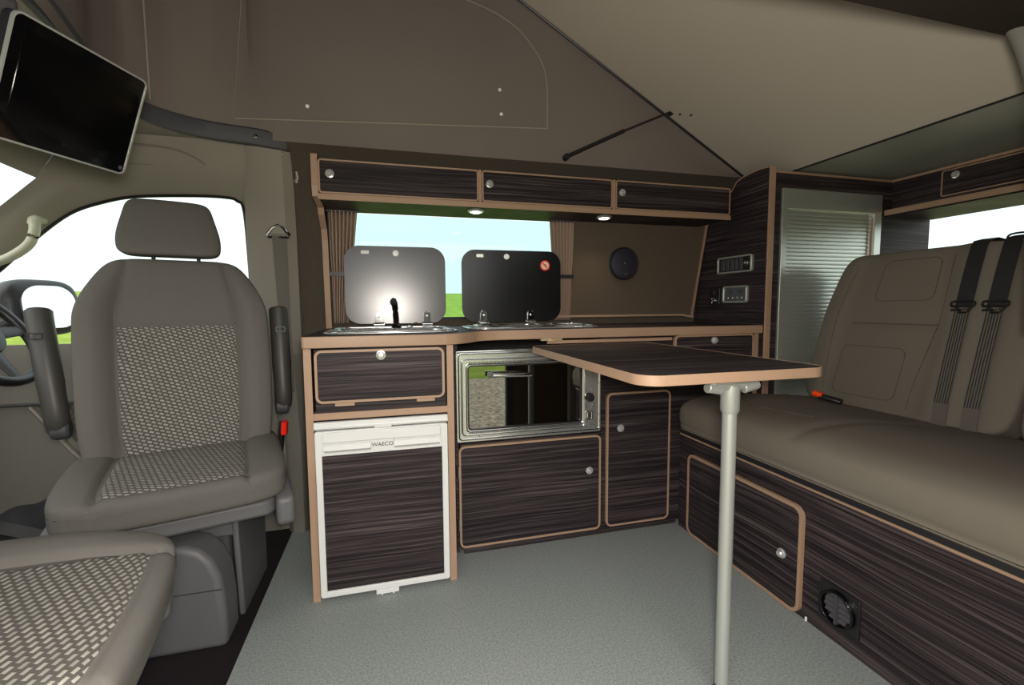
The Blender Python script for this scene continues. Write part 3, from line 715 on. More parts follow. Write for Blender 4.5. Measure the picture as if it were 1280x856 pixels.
bm = B(); rring(bm, .530, .560, .512, .548, .003, .004, 'y', -.030, -.025); box(bm, .538, .552, -.031, -.026, .518, .542); obj('ignition_switch', bm, 'chrome', cp)
for a0, a1, c0, c1, r_ in ((.013, .594, .466, .796, .0028), (.024, .520, .486, .776, .002), (.040, .516, .500, .758, .0025)):
    bm = B(); tube(bm, [(u, -.0315 if a0 > .02 else -.017, v) for u, v in rr(a0, a1, c0, c1, .012, 4)], r_, 6, closed=True); obj('trim_ring', bm, 'chrome', ov)
bm = B(); tube(bm, [(.006, -.02, .806), (.60, -.02, .806)], .007, 10); obj('top_bar', bm, 'chrome', ov)
for (x, z) in ((.014, .77), (.014, .63), (.014, .49), (.592, .76), (.594, .66), (.594, .53), (.57, .474), (.09, .474), (.06, .795), (.59, .47)):
    bm = B(); lathe(bm, [(.0045, 0), (.004, -.002), (.001, -.0025)], (x, -.0165, z), 'y', 10); obj('screw', bm, 'chrome', ov)
bm = B()
for z in (.56, .64): 
    for k in range(14): tube(bm, [(.05+k*.036, .01, z), (.05+k*.036, .35, z)], .0018, 5)
    tube(bm, [(.035, .012, z), (.58, .012, z)], .0025, 6)
obj('wire_shelf', bm, 'chrome', ov)

# partition panel right of the worktop (faces the cab) with control panels
pa = thing('partition_panel', 'tall dark wood-grain partition panel with tan front edge beside the worktop', 'panel', (1.41, .2, 0))
pts = [(-.028, 0.0), (-.028, 1.572), (-.020, 1.580), (.03, 1.583), (.12, 1.577), (.175, 1.562), (.20, 1.545), (.25, 1.545), (.36, 1.50), (.40, 1.42), (.468, .90), (.468, 0)]
bm = B(); prism(bm, pts, 'x', 1.404, 1.424); obj('board', bm, 'wood', pa, smooth=False)
bm = B(); box(bm, 1.398, 1.428, -.036, -.027, .0, 1.582); o = obj('edging', bm, 'edge', pa, bevel=.002, smooth=False)
bm = B(); strip(bm, inter([(1.414, -.03, 1.580), (1.414, .03, 1.586), (1.414, .12, 1.580), (1.414, .17, 1.566), (1.414, .19, 1.545), (1.414, .21, 1.527)], 5), .024, .006, (1, 0, 0)); obj('top_edging', bm, 'edge', pa)
X = 1.404
def inst(name, label, cat, y0, y1, z0, z1, parts, frame='alu_paint', r=.012):
    t = thing(name, label, cat, (X, (y0+y1)/2, z0))
    bm = B(); rring(bm, y0, y1, z0, z1, r, .009, 'x', X-.016, X-.0005); obj('frame', bm, frame, t, bevel=.002)
    bm = B(); box(bm, X-.010, X-.0005, y0+.006, y1-.006, z0+.006, z1-.006); obj('face_plate', bm, parts, t)
    return t
t = inst('switch_panel', 'silver framed black rocker switch panel, upper of the two on the partition', 'switch panel', .048, .276, 1.130, 1.212, 'black_plastic')
for k in range(5):
    y = .235-k*.030; bm = B(); box(bm, X-.0155, X-.010, y-.011, y+.011, 1.143, 1.199); obj('rocker_switch', bm, 'dark_plastic', t, bevel=.002)
bm = B(); lathe(bm, [(.014, 0), (.014, -.008), (.010, -.010), (.001, -.006)], (X-.010, .079, 1.172), 'x', 20); obj('socket_cap', bm, 'silver', t)
t = inst('battery_monitor', 'silver framed grey display panel, lower one on the partition', 'display', .072, .232, .985, 1.068, 'lcd')
for k in range(4):
    bm = B(); lathe(bm, [(.0035, 0), (.001, -.003)], (X-.010, .195-k*.030, 1.010), 'x', 8); obj('button', bm, 'white', t)
for y in (.18, .12):
    bm = B(); box(bm, X-.0108, X-.0098, y-.015, y+.015, 1.030, 1.050); obj('readout', bm, 'rail', t, smooth=False)
t = thing('power_socket', 'small black power socket left of the lower silver display', 'socket', (X, .30, .975))
bm = B(); prism(bm, rr(.262, .335, .972, 1.062, .006), 'x', X-.008, X-.0005); obj('plate', bm, 'black_plastic', t, bevel=.002)
bm = B(); lathe(bm, [(.017, 0), (.017, -.006), (.012, -.008), (.011, -.003), (.001, -.003)], (X-.008, .300, .998), 'x', 20); obj('ring', bm, 'chrome', t)
bm = B(); box(bm, X-.012, X-.008, .292, .304, 1.030, 1.048); obj('rocker', bm, 'dark_plastic', t)

# wardrobe with tambour shutter
wd = thing('wardrobe', 'dark wood-grain wardrobe behind the bench with an aluminium roller shutter', 'wardrobe', (1.9, .2, 0))
bm = B(); poly(bm, [(1.425, 0, .0), (2.43, 0, .0), (2.43, 0, 1.46), (2.16, 0, 1.565), (1.425, 0, 1.565)], [[(x, 0, z) for x, z in ((1.500, .42), (1.500, 1.495), (2.088, 1.495), (2.088, .42))]], (0, .016, 0)); obj('front_board', bm, 'wood', wd, smooth=False)
bm = B(); box(bm, 1.425, 2.18, -.004, .020, 1.566, 1.576); obj('edging', bm, 'edge', wd, smooth=False)
bm = B(); ring(bm, [(1.496, .42), (2.092, .42), (2.092, 1.50), (1.496, 1.50)], [(1.526, .45), (2.050, .45), (2.050, 1.408), (1.526, 1.408)], 'y', -.010, .012)
fr_ = obj('shutter_frame', bm, 'slat', wd, bevel=.002, smooth=False)
bm = B(); rows = []
z = .44
while z < 1.415:
    for dz, dy in ((0, .0085), (.0015, .006), (.009, .0052), (.017, .006)): rows.append([(1.522, dy, z+dz), (2.054, dy, z+dz)])
    z += .0185
quadstrip(bm, rows); sh = obj('tambour_shutter', bm, 'slat', wd)
bm = B(); tube(bm, [(2.036, -.004, 1.39), (2.036, -.004, 1.0)], .004, 8); obj('guide_rod', bm, 'edge', wd)
bm = B(); box(bm, 1.43, 2.42, .40, .41, 0, 1.50); box(bm, 2.41, 2.42, .02, .40, 0, 1.2); obj('back_board', bm, 'wood', wd, smooth=False)

# rear overhead cabinet across the tailgate
rc = thing('rear_overhead_cabinet', 'dark wood-grain overhead cabinet above the rear window with tan rails', 'cabinet', (2.2, -.6, 1.40))
bm = B(); box(bm, 2.165, 2.18, -1.18, -.002, 1.425, 1.566); box(bm, 2.165, 2.43, -1.18, -.002, 1.425, 1.437); obj('carcass', bm, 'wood', rc, smooth=False)
bm = B(); box(bm, 2.158, 2.182, -1.18, -.002, 1.566, 1.577); obj('top_edging', bm, 'edge', rc, smooth=False)
bm = B(); box(bm, 2.110, 2.165, -1.18, -.010, 1.408, 1.424); box(bm, 2.104, 2.111, -1.18, -.010, 1.402, 1.428); bo = obj('shelf_edging', bm, 'edge', rc, bevel=.002, smooth=False)
bm = B(); box(bm, 2.112, 2.42, -1.18, -.012, 1.396, 1.407); obj('underside', bm, 'wood', rc, smooth=False)
door(rc, -.70, -.212, 1.447, 1.560, 'x', 2.165, -1, .010, (-.264, 1.532), name='drop_front', t=.005)

# ================================================================ BENCH
XB = .9865
bb = thing('storage_box', 'low dark wood-grain box beneath the taupe bench seat, with one tan-edged door', 'cabinet', (1.3, -.6, 0))
bm = B(); box(bm, XB, XB+.016, -1.19, -.0145, 0, .412); box(bm, 1.45, 1.465, -1.19, -.016, 0, .412); box(bm, XB+.016, 1.45, -1.19, -1.175, 0, .412); obj('front_board', bm, 'wood_y', bb, smooth=False) if 'wood_y' in M else obj('front_board', bm, 'wood', bb, smooth=False)
bm = B(); box(bm, XB-.003, XB+.018, -1.19, -.0145, .412, .424); obj('edging', bm, 'edge', bb, bevel=.001, smooth=False)
door(bb, -.640, -.085, .004, .352, 'x', XB, -1, .035, (-.570, .172), t=.011)
bm = B(); box(bm, XB-.004, XB-.0005, -.66, -.655, .0, .012); obj('door_foot', bm, 'white', bb)
t = thing('air_vent', 'square black swivel heating vent low on the front of the bench box', 'vent', (XB, -.755, .045))
bm = B(); rring(bm, -.820, -.698, .048, .166, .010, .006, 'x', XB-.006, XB-.0005); ring(bm, rr(-.815, -.703, .053, .161, .008, 7), circ(-.759, .107, .050, 32), 'x', XB-.004, XB-.0005)
obj('surround', bm, 'black_plastic', t, bevel=.001)
bm = B(); ring(bm, circ(-.759, .107, .051, 36), circ(-.759, .107, .045, 36), 'x', XB-.018, XB-.001); obj('collar', bm, 'glossy_black', t, bevel=.001)
bm = B(); box(bm, XB-.0172, XB-.002, -.762, -.756, .063, .151)
for k in range(5):
    z = .075+k*.016; h = math.sqrt(max(0, max(0, .040**2-(z-.107)**2))); v = [bm.verts.new(p) for p in ((XB-.010, -.759-h, z-.003), (XB-.010, -.759+h, z-.003), (XB-.002, -.759+h, z+.006), (XB-.002, -.759-h, z+.006))]; bm.faces.new(v)
obj('louvres', bm, 'dark_plastic', t)

be = thing('rear_bench', 'wide taupe upholstered bench seat with black lap belts on the right', 'bench', (1.35, -.6, .425))
bm = B(); box(bm, .975, 1.50, -1.18, -.045, .425, .452); box(bm, .962, .975, -1.18, -.045, .430, .452); obj('runner', bm, 'black_plastic', be, smooth=False)
bm = B(); tube(bm, [(.958, -1.18, .452), (.958, -.06, .452)], .003, 6); obj('piping', bm, 'bench_fabric', be)
# cushion: profile (x,z) swept along y with rounded ends
prof = inter([(1.62, 0, .47), (1.2, 0, .455), (.975, 0, .454), (.952, 0, .470), (.945, 0, .505), (.952, 0, .545), (.985, 0, .572), (1.06, 0, .588), (1.25, 0, .590), (1.45, 0, .572), (1.64, 0, .552)], 4)
bm = B(); rows = []
ys = [-.045-(1.18-.045)*i/80 for i in range(81)]
cen = Vector((1.3, 0, .52))
for i, y in enumerate(ys):
    e = min(i/5, (80-i)/5, 1); f = math.sqrt(max(0, 1-(1-e)**2)); k = .86+.14*f; row = []
    for p in prof:
        q = cen+(p-cen)*Vector((1, 1, 1)); 
        q.x = cen.x+(p.x-cen.x)*(k*.25+.75) if p.x < cen.x else p.x
        q.z = cen.z+(p.z-cen.z)*(k if p.z > cen.z else 1)
        if p.z > .56:
            s = max(math.exp(-((y+.60)/.02)**2)*.7, 0); q.z -= .009*s
            q.z += .004*math.sin(y*9)*math.sin(p.x*7)
        row.append(bm.verts.new((q.x, y, q.z)))
    rows.append(row)
for i in range(80):
    for k in range(len(prof)): 
        k2 = (k+1) % len(prof); bm.faces.new((rows[i][k], rows[i][k2], rows[i+1][k2], rows[i+1][k]))
bm.faces.new(rows[0]); bm.faces.new(rows[-1][::-1]); cu = obj('seat_cushion', bm, 'bench_fabric', be)
# stitched seams over the cushion
def top_pt(x, y, off=.0008):
    best = min(prof[20:], key=lambda p: abs(p.x-x)); 
    P2 = [p for p in prof if p.z > .5]; P2.sort(key=lambda p: p.x)
    for a, b_ in zip(P2, P2[1:]):
        if a.x <= x <= b_.x: return Vector((x, y, a.z+(b_.z-a.z)*(x-a.x)/max(1e-6, b_.x-a.x)+off+.004*math.sin(y*9)*math.sin(x*7)))
    return Vector((x, y, best.z))
bm = B()
for y in (-.34, -.66): tube(bm, [top_pt(x, y) for x in (1.02, 1.06, 1.10)]+[top_pt(x, y-.01) for x in (1.12,)], .0012, 5)
tube(bm, [top_pt(1.14, -.10-i*.03+0) for i in range(8)], .0012, 5)
tube(bm, inter([top_pt(1.50, -.08), top_pt(1.22, -.12), top_pt(1.12, -.30), top_pt(1.14, -.52)], 5), .0015, 5)
obj('stitching', bm, 'bench_seam', cu)
# backrests: two sections, left one complete, right one running off
def back(y0, y1, name='backrest'):
    bx, bz, tx, tz = 1.60, .545, 1.80, 1.195
    yc, hy = (y0+y1)/2, (y0-y1)/2
    ax = Vector((tx-bx, 0, tz-bz)); L = ax.length; ax.normalize(); nr = Vector((-ax.z, 0, ax.x))  # towards the sitter
    def fn(X_, Y_, Z_):
        t = (Z_+1)/2
        yy_ = yc+Y_*hy*(1-.09*sm(.55, 1, t)*(1)) 
        th_ = .065*(1+.08*math.cos(Y_*PI*.5))
        d = -X_*th_
        if X_ < -.5 and y1 > -1:
            yy0 = yc+Y_*hy; zz0 = bz+t*(tz-bz)
            d -= .007*math.exp(-((zz0-.895)/.012)**2)*(sm(-.54, -.50, yy0)*(1-sm(-.20, -.16, yy0)))
            d += .012*sm(-.17, -.11, yy0)+.010*(1-sm(-.56, -.50, yy0))*sm(-.66, -.6, yy0)
        return Vector((bx, 0, bz))+ax*(t*L)+nr*d-nr*.065+Vector((0, yy_, 0))
    bm = B(); soft(bm, 56, 9, fn); o = obj(name, bm, 'bench_fabric', be)
    bm = B()
    def P0(y, z):
        Y_ = max(-.97, min(.97, (y-yc)/hy)); Z_ = max(-.97, min(.97, 2*(z-bz)/(tz-bz)-1)); s_ = (1+abs(Y_)**9+abs(Z_)**9)**(1/9)
        return fn(-1/s_, Y_, Z_)+nr*.001
    if y1 > -1:
        for (a0, a1, c0, c1) in ((-.475, -.255, .985, 1.15), (-.435, -.185, .60, .80)):
            tube(bm, [P0(a, c) for a, c in rr(a0, a1, c0, c1, .03, 5)], .0016, 5, closed=True)
        tube(bm, [P0(-.145+.02*math.sin((z-.6)*5), z) for z in [.60+.028*k for k in range(20)]], .0014, 5)
        tube(bm, [P0(-.515+.03*sm(.95, .6, z) if z < .95 else -.515, z) for z in [.58+.030*k for k in range(20)]], .0014, 5)
        tube(bm, [P0(y, .895) for y in [-.19-.018*k for k in range(19)]], .003, 6)
    obj('stitching', bm, 'bench_seam', o)
    return fn, nr, o
fnL, nr, ob = back(-.045, -.775)
fnR, nr, ob2 = back(-.785, -1.17)
# belts run from over the top down into the crack
for i, (yt, ym, yb_, zl) in enumerate(((-.575, -.645, -.60, .94), (-.665, -.73, -.685, .965))):
    ys_ = (yt, ym, yb_)
    def bp_(t, off=.024):
        x = 1.60+.20*t; z = .545+.65*t; y = yb_+(yt-yb_)*t
        return Vector((x, y, z))+nr*off
    bm = B(); strip(bm, [Vector((1.905, yt, 1.13)), Vector((1.888, yt, 1.195)), Vector((1.83, yt, 1.203)), bp_(.995, .010), bp_(.96, .018), bp_(.8), bp_(.63)], .048, .002, (0, 1, 0)); bl = obj('lap_belt', bm, 'belt', be, label='black webbing belt')
    bm = B(); strip(bm, [bp_(.62), bp_(.4, .024), bp_(.15, .022), bp_(.02, .012), bp_(-.04, -.01)], .044, .002, (0, 1, 0)); obj('webbing', bm, 'belt_grey', bl)
    bm = B()
    for k in range(6): strip(bm, [bp_(.62, .0258)+Vector((0, -.019+k*.0076, 0)), bp_(.4, .0258)+Vector((0, -.019+k*.0076, 0)), bp_(.12, .0232)+Vector((0, -.019+k*.0076, 0))], .0022, .001, (0, 1, 0))
    obj('rib', bm, 'black_plastic', bl)
    bm = B(); c0 = bp_(.625, .030)
    u = Vector((0, 1, 0)); a_ = (bp_(1)-bp_(0)).normalized()
    tube(bm, [c0+u*p+a_*q for p, q in rr(-.034, .034, .004, .022, .008, 4)], .004, 8, closed=True)
    tube(bm, [c0+u*p+a_*q for p, q in ((-.028, 0), (-.012, -.018), (.004, -.018), (.016, 0))], .004, 8)
    tube(bm, [c0+u*p+a_*q for p, q in ((.0, -.006), (.03, -.010))], .004, 8)
    obj('tongue', bm, 'black_plastic', bl)
    bm = B(); v = [c0+nr*.004+u*p+a_*q for p, q in ((-.016, -.004), (.002, -.004), (-.006, -.014), (-.02, -.014))]
    tube(bm, v, .0016, 6, closed=True); obj('latch', bm, 'chrome', bl)
for (a, b_) in ((-.605, -.668), (-.705, -.80)):
    bm = B(); tube(bm, inter([(1.86, a, 1.17), (1.86, a, 1.20), (1.86, a-.012, 1.213), (1.86, b_+.012, 1.213), (1.86, b_, 1.20), (1.86, b_, 1.17)], 4), .0035, 8); obj('belt_guide', bm, 'black_plastic', be)
bm = B(); tube(bm, [(1.535, -.30, .578), (1.505, -.225, .590)], [.017, .019], 8, flat=.7); bk = obj('belt_buckle', bm, 'black_plastic', be, bevel=.003)
bm = B(); tube(bm, [(1.507, -.238, .594), (1.497, -.205, .600)], .0165, 8, flat=.8); obj('release_button', bm, 'orange', bk, label='orange-red release button')

# ================================================================ TABLE
tb = thing('table', 'dark wood-grain camping table with tan edging on a single silver leg', 'table', (.55, -.44, 0))
tx0, tx1, ty0, ty1 = .288, .806, -.853, -.028
bm = B(); P_ = rr(tx0, tx1, ty0, ty1, .055, 8)
ins = rr(tx0+.004, tx1-.004, ty0+.004, ty1-.004, .051, 8)
prism(bm, ins, 'z', .799, .8215); top_o = obj('tabletop', bm, 'wood_top', tb, smooth=False)
bm = B(); ring(bm, P_, ins, 'z', .798, .8222); obj('edging', bm, 'edge', top_o, bevel=.0015)
lx, lyy = .545, -.812
bm = B(); prism(bm, rr(lx-.065, lx+.065, lyy-.022, lyy+.022, .006), 'z', .790, .7985)
tube(bm, [(lx-.066, lyy-.006, .783), (lx+.066, lyy-.006, .783)], .011, 10); tube(bm, [(lx-.07, lyy-.006, .783), (lx-.03, lyy-.006, .776)], .013, 10); tube(bm, [(lx+.03, lyy-.006, .776), (lx+.07, lyy-.006, .785)], .013, 10)
obj('bracket', bm, 'alu_paint', tb, bevel=.002)
bm = B(); lathe(bm, [(.0215, .785), (.0215, .725), (.018, .718)], (lx, lyy, 0), 'z', 24); obj('leg_collar', bm, 'alu_paint', tb)
bm = B(); lathe(bm, [(.0165, .735), (.0165, .03)], (lx, lyy, 0), 'z', 28); lg = obj('leg', bm, 'alu_paint', tb)
bm = B(); lathe(bm, [(.0165, .031), (.018, .02), (.019, 0.0)], (lx, lyy, 0), 'z', 24); obj('rubber_foot', bm, 'black_plastic', lg)

# ================================================================ SEATS
def seat(name_label, cat, loc, rz, arms=True, label_back=None):
    t = thing('captain_seat', name_label, cat, loc, rz)
    # cushion
    def fn(X_, Y_, Z_):
        w = .272*(1-.05*sm(.2, 1, Y_)); x = X_*w; y = -.02+Y_*.262; z = .460+Z_*.060
        if Z_ > .3:
            z += .018*sm(.50, .85, abs(X_))*sm(-1.0, -.35, Y_)-.012*math.exp(-((abs(X_)-.62)/.035)**2)
            z -= .016*(1-sm(-1.0, .3, Y_)); z -= .008*sm(0, .9, Y_); z -= .006*math.exp(-((Y_+.87)/.03)**2)*(1 if abs(X_) < .62 else 0)
        y *= .97+.03*sm(-1, .6, Z_)
        if Y_ < -.5: z += .0; y -= .018*(1-X_*X_)
        return Vector((x, y, z))
    bm = B(); soft(bm, 50, 7, fn, lambda a, b_, c: 1 if (c > .99 and abs(a) < .62 and b_ > -.92) else 0)
    obj('seat_cushion', bm, ['fabric', 'dash'], t, local=True)
    # backrest
    def fb(X_, Y_, Z_):
        tt = (Z_+1)/2; w = .251+.012*math.sin(tt*PI)-.045*sm(.72, 1, tt); x = X_*w
        z = .448+tt*.688; th_ = .062-.014*tt; y = .105+Y_*th_+tt*.085
        if Y_ < -.3:
            y -= .030*sm(.58, .84, abs(X_))*(1-sm(.78, .98, tt)); y += .010*math.exp(-((abs(X_)-.64)/.04)**2)
            y += .006*math.exp(-((Z_-.36)/.025)**2)*(1 if abs(X_) < .64 else 0)
        return Vector((x, y, z))
    bm = B(); soft(bm, 56, 7, fb, lambda a, b_, c: 1 if (b_ < -.99 and abs(a) < .62 and c < .34) else 0)
    obj('backrest', bm, ['fabric', 'dash'], t, local=True)
    def fh(X_, Y_, Z_):
        w = .142*(1-.17*sm(-.5, 1, Z_)); return Vector((-.012+X_*w, .185+Y_*(.048-.012*Z_)+.02*Z_+.016*X_*X_, 1.240+Z_*.095))
    bm = B(); soft(bm, 28, 7, fh); h = obj('headrest', bm, 'fabric', t, local=True)
    for x in (-.062, .062):
        bm = B(); tube(bm, [(x, .188, 1.19), (x, .184, 1.09)], .006, 10); lathe(bm, [(.014, 1.108), (.013, 1.118)], (x, .185, 0), 'z', 14)
        obj('headrest_post', bm, 'black_plastic', h, local=True)
    if arms:
        for s in (-1, 1):
            px = s*(.300 if s > 0 else .310); k = 0 if s > 0 else -.03
            bm = B(); tube(bm, inter([(px, .12, .61), (px, .11, .67), (px+k*.4, .125, .79), (px+k, .16, .94), (px+k*1.1, .17, .975)], 4), [.028]*2+[.031]*5+[.033]*8+[.027, .016], 14, flat=.95)
            a = obj('armrest', bm, 'armrest', t, local=True, label='folded-up dark armrest')
            bm = B(); lathe(bm, [(.026, -.02), (.030, -.01), (.030, .015), (.024, .022)], (px-s*.006, .12, .61), 'x', 20); obj('pivot', bm, 'dark_plastic', a, local=True)
            bm = B(); ring(bm, rr(px+k-.016, px+k+.016, .885, .905, .004, 3), rr(px+k-.013, px+k+.013, .888, .902, .003, 3), 'y', .107, .113); obj('adjuster', bm, 'black_plastic', a, local=True)
    # plastic base: bezel, side shields, pedestal
    bm = B(); prism(bm, rr(-.24, .24, -.23, .25, .04), 'z', .345, .395); obj('seat_pan', bm, 'grey_plastic', t, local=True, bevel=.01)
    for s in (-1, 1):
        bm = B(); prism(bm, [(-.26, .40), (-.20, .42), (.16, .44), (.26, .47), (.28, .36), (.10, .315), (-.20, .30), (-.26, .32)], 'x', s*.235, s*.285); obj('side_shield', bm, 'grey_plastic', t, local=True, bevel=.014, seg=3)
    return t
ds = seat('grey captain seat with dashed centre, headrest and folded armrests, turned from the wheel', 'seat', (-.874, -.075, .002), math.radians(17))
ps = seat('grey captain seat in the lower left corner, only its cushion in view', 'seat', (-.872, -1.00, .048), math.radians(101), arms=False)

def pedestal(t):
    # the pedestal stays square to the van while the seat above it is swivelled
    o = t.location; I = Matrix.Rotation(-t.rotation_euler.z, 4, 'Z'); zb = -.013-o.z
    def put(name, bm, mat, **k): bm.transform(I); obj(name, bm, mat, t, local=True, **k)
    bm = B(); prism(bm, rr(-.20, .135, -.06, .24, .02), 'z', zb, .325); put('pedestal', bm, 'dark_plastic', bevel=.012)
    bm = B(); prism(bm, [(x, z) for x, z in ((-.22, zb), (-.22, .305), (.06, .300), (.10, .285), (.13, .25), (.150, .20), (.158, .12), (.160, zb))], 'y', -.205, -.085); put('front_cover', bm, 'grey_plastic', bevel=.018, seg=4)
    bm = B(); tube(bm, [(-.20, -.207, .165), (.155, -.207, .165)], .0015, 5); put('cover_seam', bm, 'black_plastic')
    bm = B(); box(bm, -.16, .15, -.075, -.062, .262, .305); put('tray_lip', bm, 'grey_plastic', bevel=.003)
    bm = B(); prism(bm, [(-.085, .315), (.05, .325), (.22, .325), (.22, zb), (.10, zb), (-.06, zb)], 'x', .148, .166); put('side_plate', bm, 'grey_plastic', bevel=.006)
    bm = B(); lathe(bm, [(.16, 0), (.16, .02)], (0, .06, .325), 'z', 36); put('swivel_plate', bm, 'black_plastic')
pedestal(ds); pedestal(ps)
bm = B(); tube(bm, [(-.20, -.275, .17), (-.14, -.30, .20), (-.13, -.30, .32)], .012, 8); obj('release_lever', bm, 'black_plastic', ps, local=True)

# seat belt on the B-pillar
sb = thing('seat_belt', 'dark seat belt hanging from the anchor on the pillar behind the driver seat', 'seat belt', (-.66, .36, .5))
bm = B(); loopp = [(-.700, 1.262), (-.622, 1.262), (-.618, 1.272), (-.640, 1.300), (-.661, 1.312), (-.684, 1.300), (-.705, 1.272)]
tube(bm, [(x, .355, z) for x, z in loopp], .006, 8, closed=True); an = obj('anchor_loop', bm, 'chrome', sb)
bm = B(); prism(bm, [(-.690, 1.275), (-.632, 1.275), (-.645, 1.300), (-.661, 1.310), (-.678, 1.300)], 'y', .352, .365); obj('anchor_cover', bm, 'pillar', sb, bevel=.002)
bm = B(); strip(bm, [(-.664, .350, 1.268), (-.660, .350, 1.15), (-.655, .350, 1.02), (-.648, .352, .85), (-.645, .355, .62)], .040, .002, (1, .15, 0)); strip(bm, [(-.640, .356, 1.268), (-.640, .357, 1.1), (-.640, .357, .9)], .02, .002, (1, .1, 0)); obj('webbing', bm, 'belt_grey', sb)
t = thing('belt_buckle', 'black belt buckle with a red button beside the driver seat cushion', 'buckle', (-.60, .10, .50))
bm = B(); tube(bm, [(-.628, .06, .43), (-.620, .06, .52), (-.615, .06, .565)], [.014, .018, .018], 8, flat=.6); obj('housing', bm, 'black_plastic', t)
bm = B(); tube(bm, [(-.606, .040, .528), (-.602, .038, .572)], .019, 8, flat=.6); obj('red_button', bm, 'red', t)

# ================================================================ CAB FITTINGS
# steering wheel
sw = thing('steering_wheel', 'black three-spoke steering wheel at the left edge behind the seat', 'steering wheel', (-1.50, .13, .90))
sw.rotation_euler = (0, math.radians(-62), 0)   # local z = column axis
sw.rotation_euler = (0, math.radians(58), 0)
bm = B(); tube(bm, [(.185*math.cos(2*PI*i/48), .185*math.sin(2*PI*i/48), 0) for i in range(48)], .016, 12, closed=True, up=(0, 0, 1)); obj('rim', bm, 'black_plastic', sw, local=True)
bm = B(); lathe(bm, [(.075, -.03), (.082, -.01), (.075, .010), (.05, .022), (.001, .026)], (0, 0, 0), 'z', 32); obj('hub', bm, 'dark_plastic', sw, local=True)
for a in (0, 90, 180, 270):
    a = math.radians(a); bm = B(); tube(bm, [(.06*math.cos(a), .06*math.sin(a), -.006), (.178*math.cos(a), .178*math.sin(a), 0)], [.026, .018], 10, flat=.4, up=(0, 0, 1)); obj('spoke', bm, 'dark_plastic', sw, local=True)
bm = B(); tube(bm, [(.026*math.cos(2*PI*i/24), .026*math.sin(2*PI*i/24), .026) for i in range(24)], .0025, 6, closed=True)
tube(bm, [(.017, -.012, .026), (-.001, -.003, .027), (.017, .0, .026)], .002, 6)
tube(bm, [(.004, -.022, .026), (-.019, -.010, .026), (-.004, 0, .027), (-.019, .010, .026), (.004, .022, .026)], .002, 6)
tube(bm, [(.022, -.010, .026), (.003, .0, .027), (.022, .010, .026)], .002, 6); obj('badge', bm, 'chrome', sw, local=True)
# dashboard
da = thing('dashboard', 'dark dashboard with instrument hood beneath the windscreen', 'dashboard', (-2.0, -.3, .3))
bm = B(); prism(bm, [(-2.32, .30), (-2.32, .98), (-1.95, .96), (-1.78, .88), (-1.74, .76), (-1.80, .60), (-1.95, .40)], 'y', -1.18, .44); obj('body', bm, 'dark_plastic', da, bevel=.02, seg=3)
bm = B(); tube(bm, inter([(-1.86, -.06, .93), (-1.84, .02, .97), (-1.84, .13, .99), (-1.84, .24, .97), (-1.86, .32, .93)], 4), .045, 12); obj('instrument_hood', bm, 'black_plastic', da)
bm = B(); tube(bm, [(-1.82, .13, .74), (-1.56, .13, .875)], .045, 14); obj('steering_column', bm, 'dark_plastic', da)
bm = B(); tube(bm, [(-1.60, .15, .82), (-1.58, .30, .85)], .009, 8); obj('column_stalk', bm, 'black_plastic', da)
# grab handle on the A-pillar
gh = thing('grab_handle', 'pale plastic grab handle on the pillar beside the windscreen', 'handle', (-1.6, .45, 1.2))
bm = B(); tube(bm, inter([(-1.505, .47, 1.315), (-1.495, .41, 1.308), (-1.49, .395, 1.26), (-1.515, .39, 1.205), (-1.60, .39, 1.15), (-1.74, .40, 1.12), (-1.86, .47, 1.11)], 5), .019, 12, flat=.8); obj('grip', bm, 'handle_plastic', gh)
bm = B(); lathe(bm, [(.026, 0), (.022, -.02), (.016, -.03)], (-1.50, .475, 1.335), 'y', 16); obj('mount', bm, 'handle_plastic', gh)
# door mirror outside
dm = thing('door_mirror', 'black rounded door mirror outside the cab window', 'mirror', (-1.655, .69, .985))
def fm(X_, Y_, Z_): return Vector((X_*.055-.03, Y_*.14, Z_*.12+.0*Y_))
bm = B(); soft(bm, 20, 3.6, fm); sh_ = obj('shell', bm, 'black_plastic', dm, local=True)
bm = B(); prism(bm, [(u, v) for u, v in rr(-.098, .100, -.092, .088, .07, 8)], 'x', .022, .032); obj('mirror_glass', bm, 'mirror', dm, local=True)
bm = B(); tube(bm, [(-.02, -.10, -.04), (-.02, -.20, -.09)], .03, 10, flat=.6); obj('bracket', bm, 'black_plastic', dm, local=True)
dm.rotation_euler = (0, math.radians(-6), math.radians(-24))

# flip-down monitor hanging by the cab ceiling
F_, R_, U_ = None, None, None
def cam_axes():
    a, b_, c = [math.radians(q) for q in (-15.0827, -4.4831, -.3972)]
    F = Vector((-math.sin(a)*math.cos(b_), math.cos(a)*math.cos(b_), math.sin(b_))); R = Vector((math.cos(a), math.sin(a), 0)); U = R.cross(F)
    return F, R*math.cos(c)+U*math.sin(c), -R*math.sin(c)+U*math.cos(c)
CF, CR, CU = cam_axes(); CP = Vector((-.231, -1.7017, .9722))
hdir = (CR*6+CU*64+CF*565).normalized(); vdir = (CR*-1821+CU*-4817+CF*565).normalized()
TL = CP+CF*.7475+(CR*(18-640)+CU*(428-10))*.7475/565
nrm = hdir.cross(vdir).normalized()
if nrm.dot(CP-TL) < 0: nrm = -nrm
vdir = (vdir-hdir*vdir.dot(hdir)).normalized()
mo = thing('ceiling_monitor', 'glossy black flip-down monitor hanging from the cab ceiling', 'monitor', TL)
def mq(u, v, w): return hdir*u+vdir*v+nrm*w
def mbm(pts, w0, w1):
    bm = B(); prism(bm, pts, 'z', w0, w1)
    for v in bm.verts: v.co = mq(*v.co)
    return bm
W_, H_ = .270, .212
obj('case', mbm(rr(0, W_, 0, H_, .014), -.022, -.001), 'black_plastic', mo, local=True, bevel=.003)
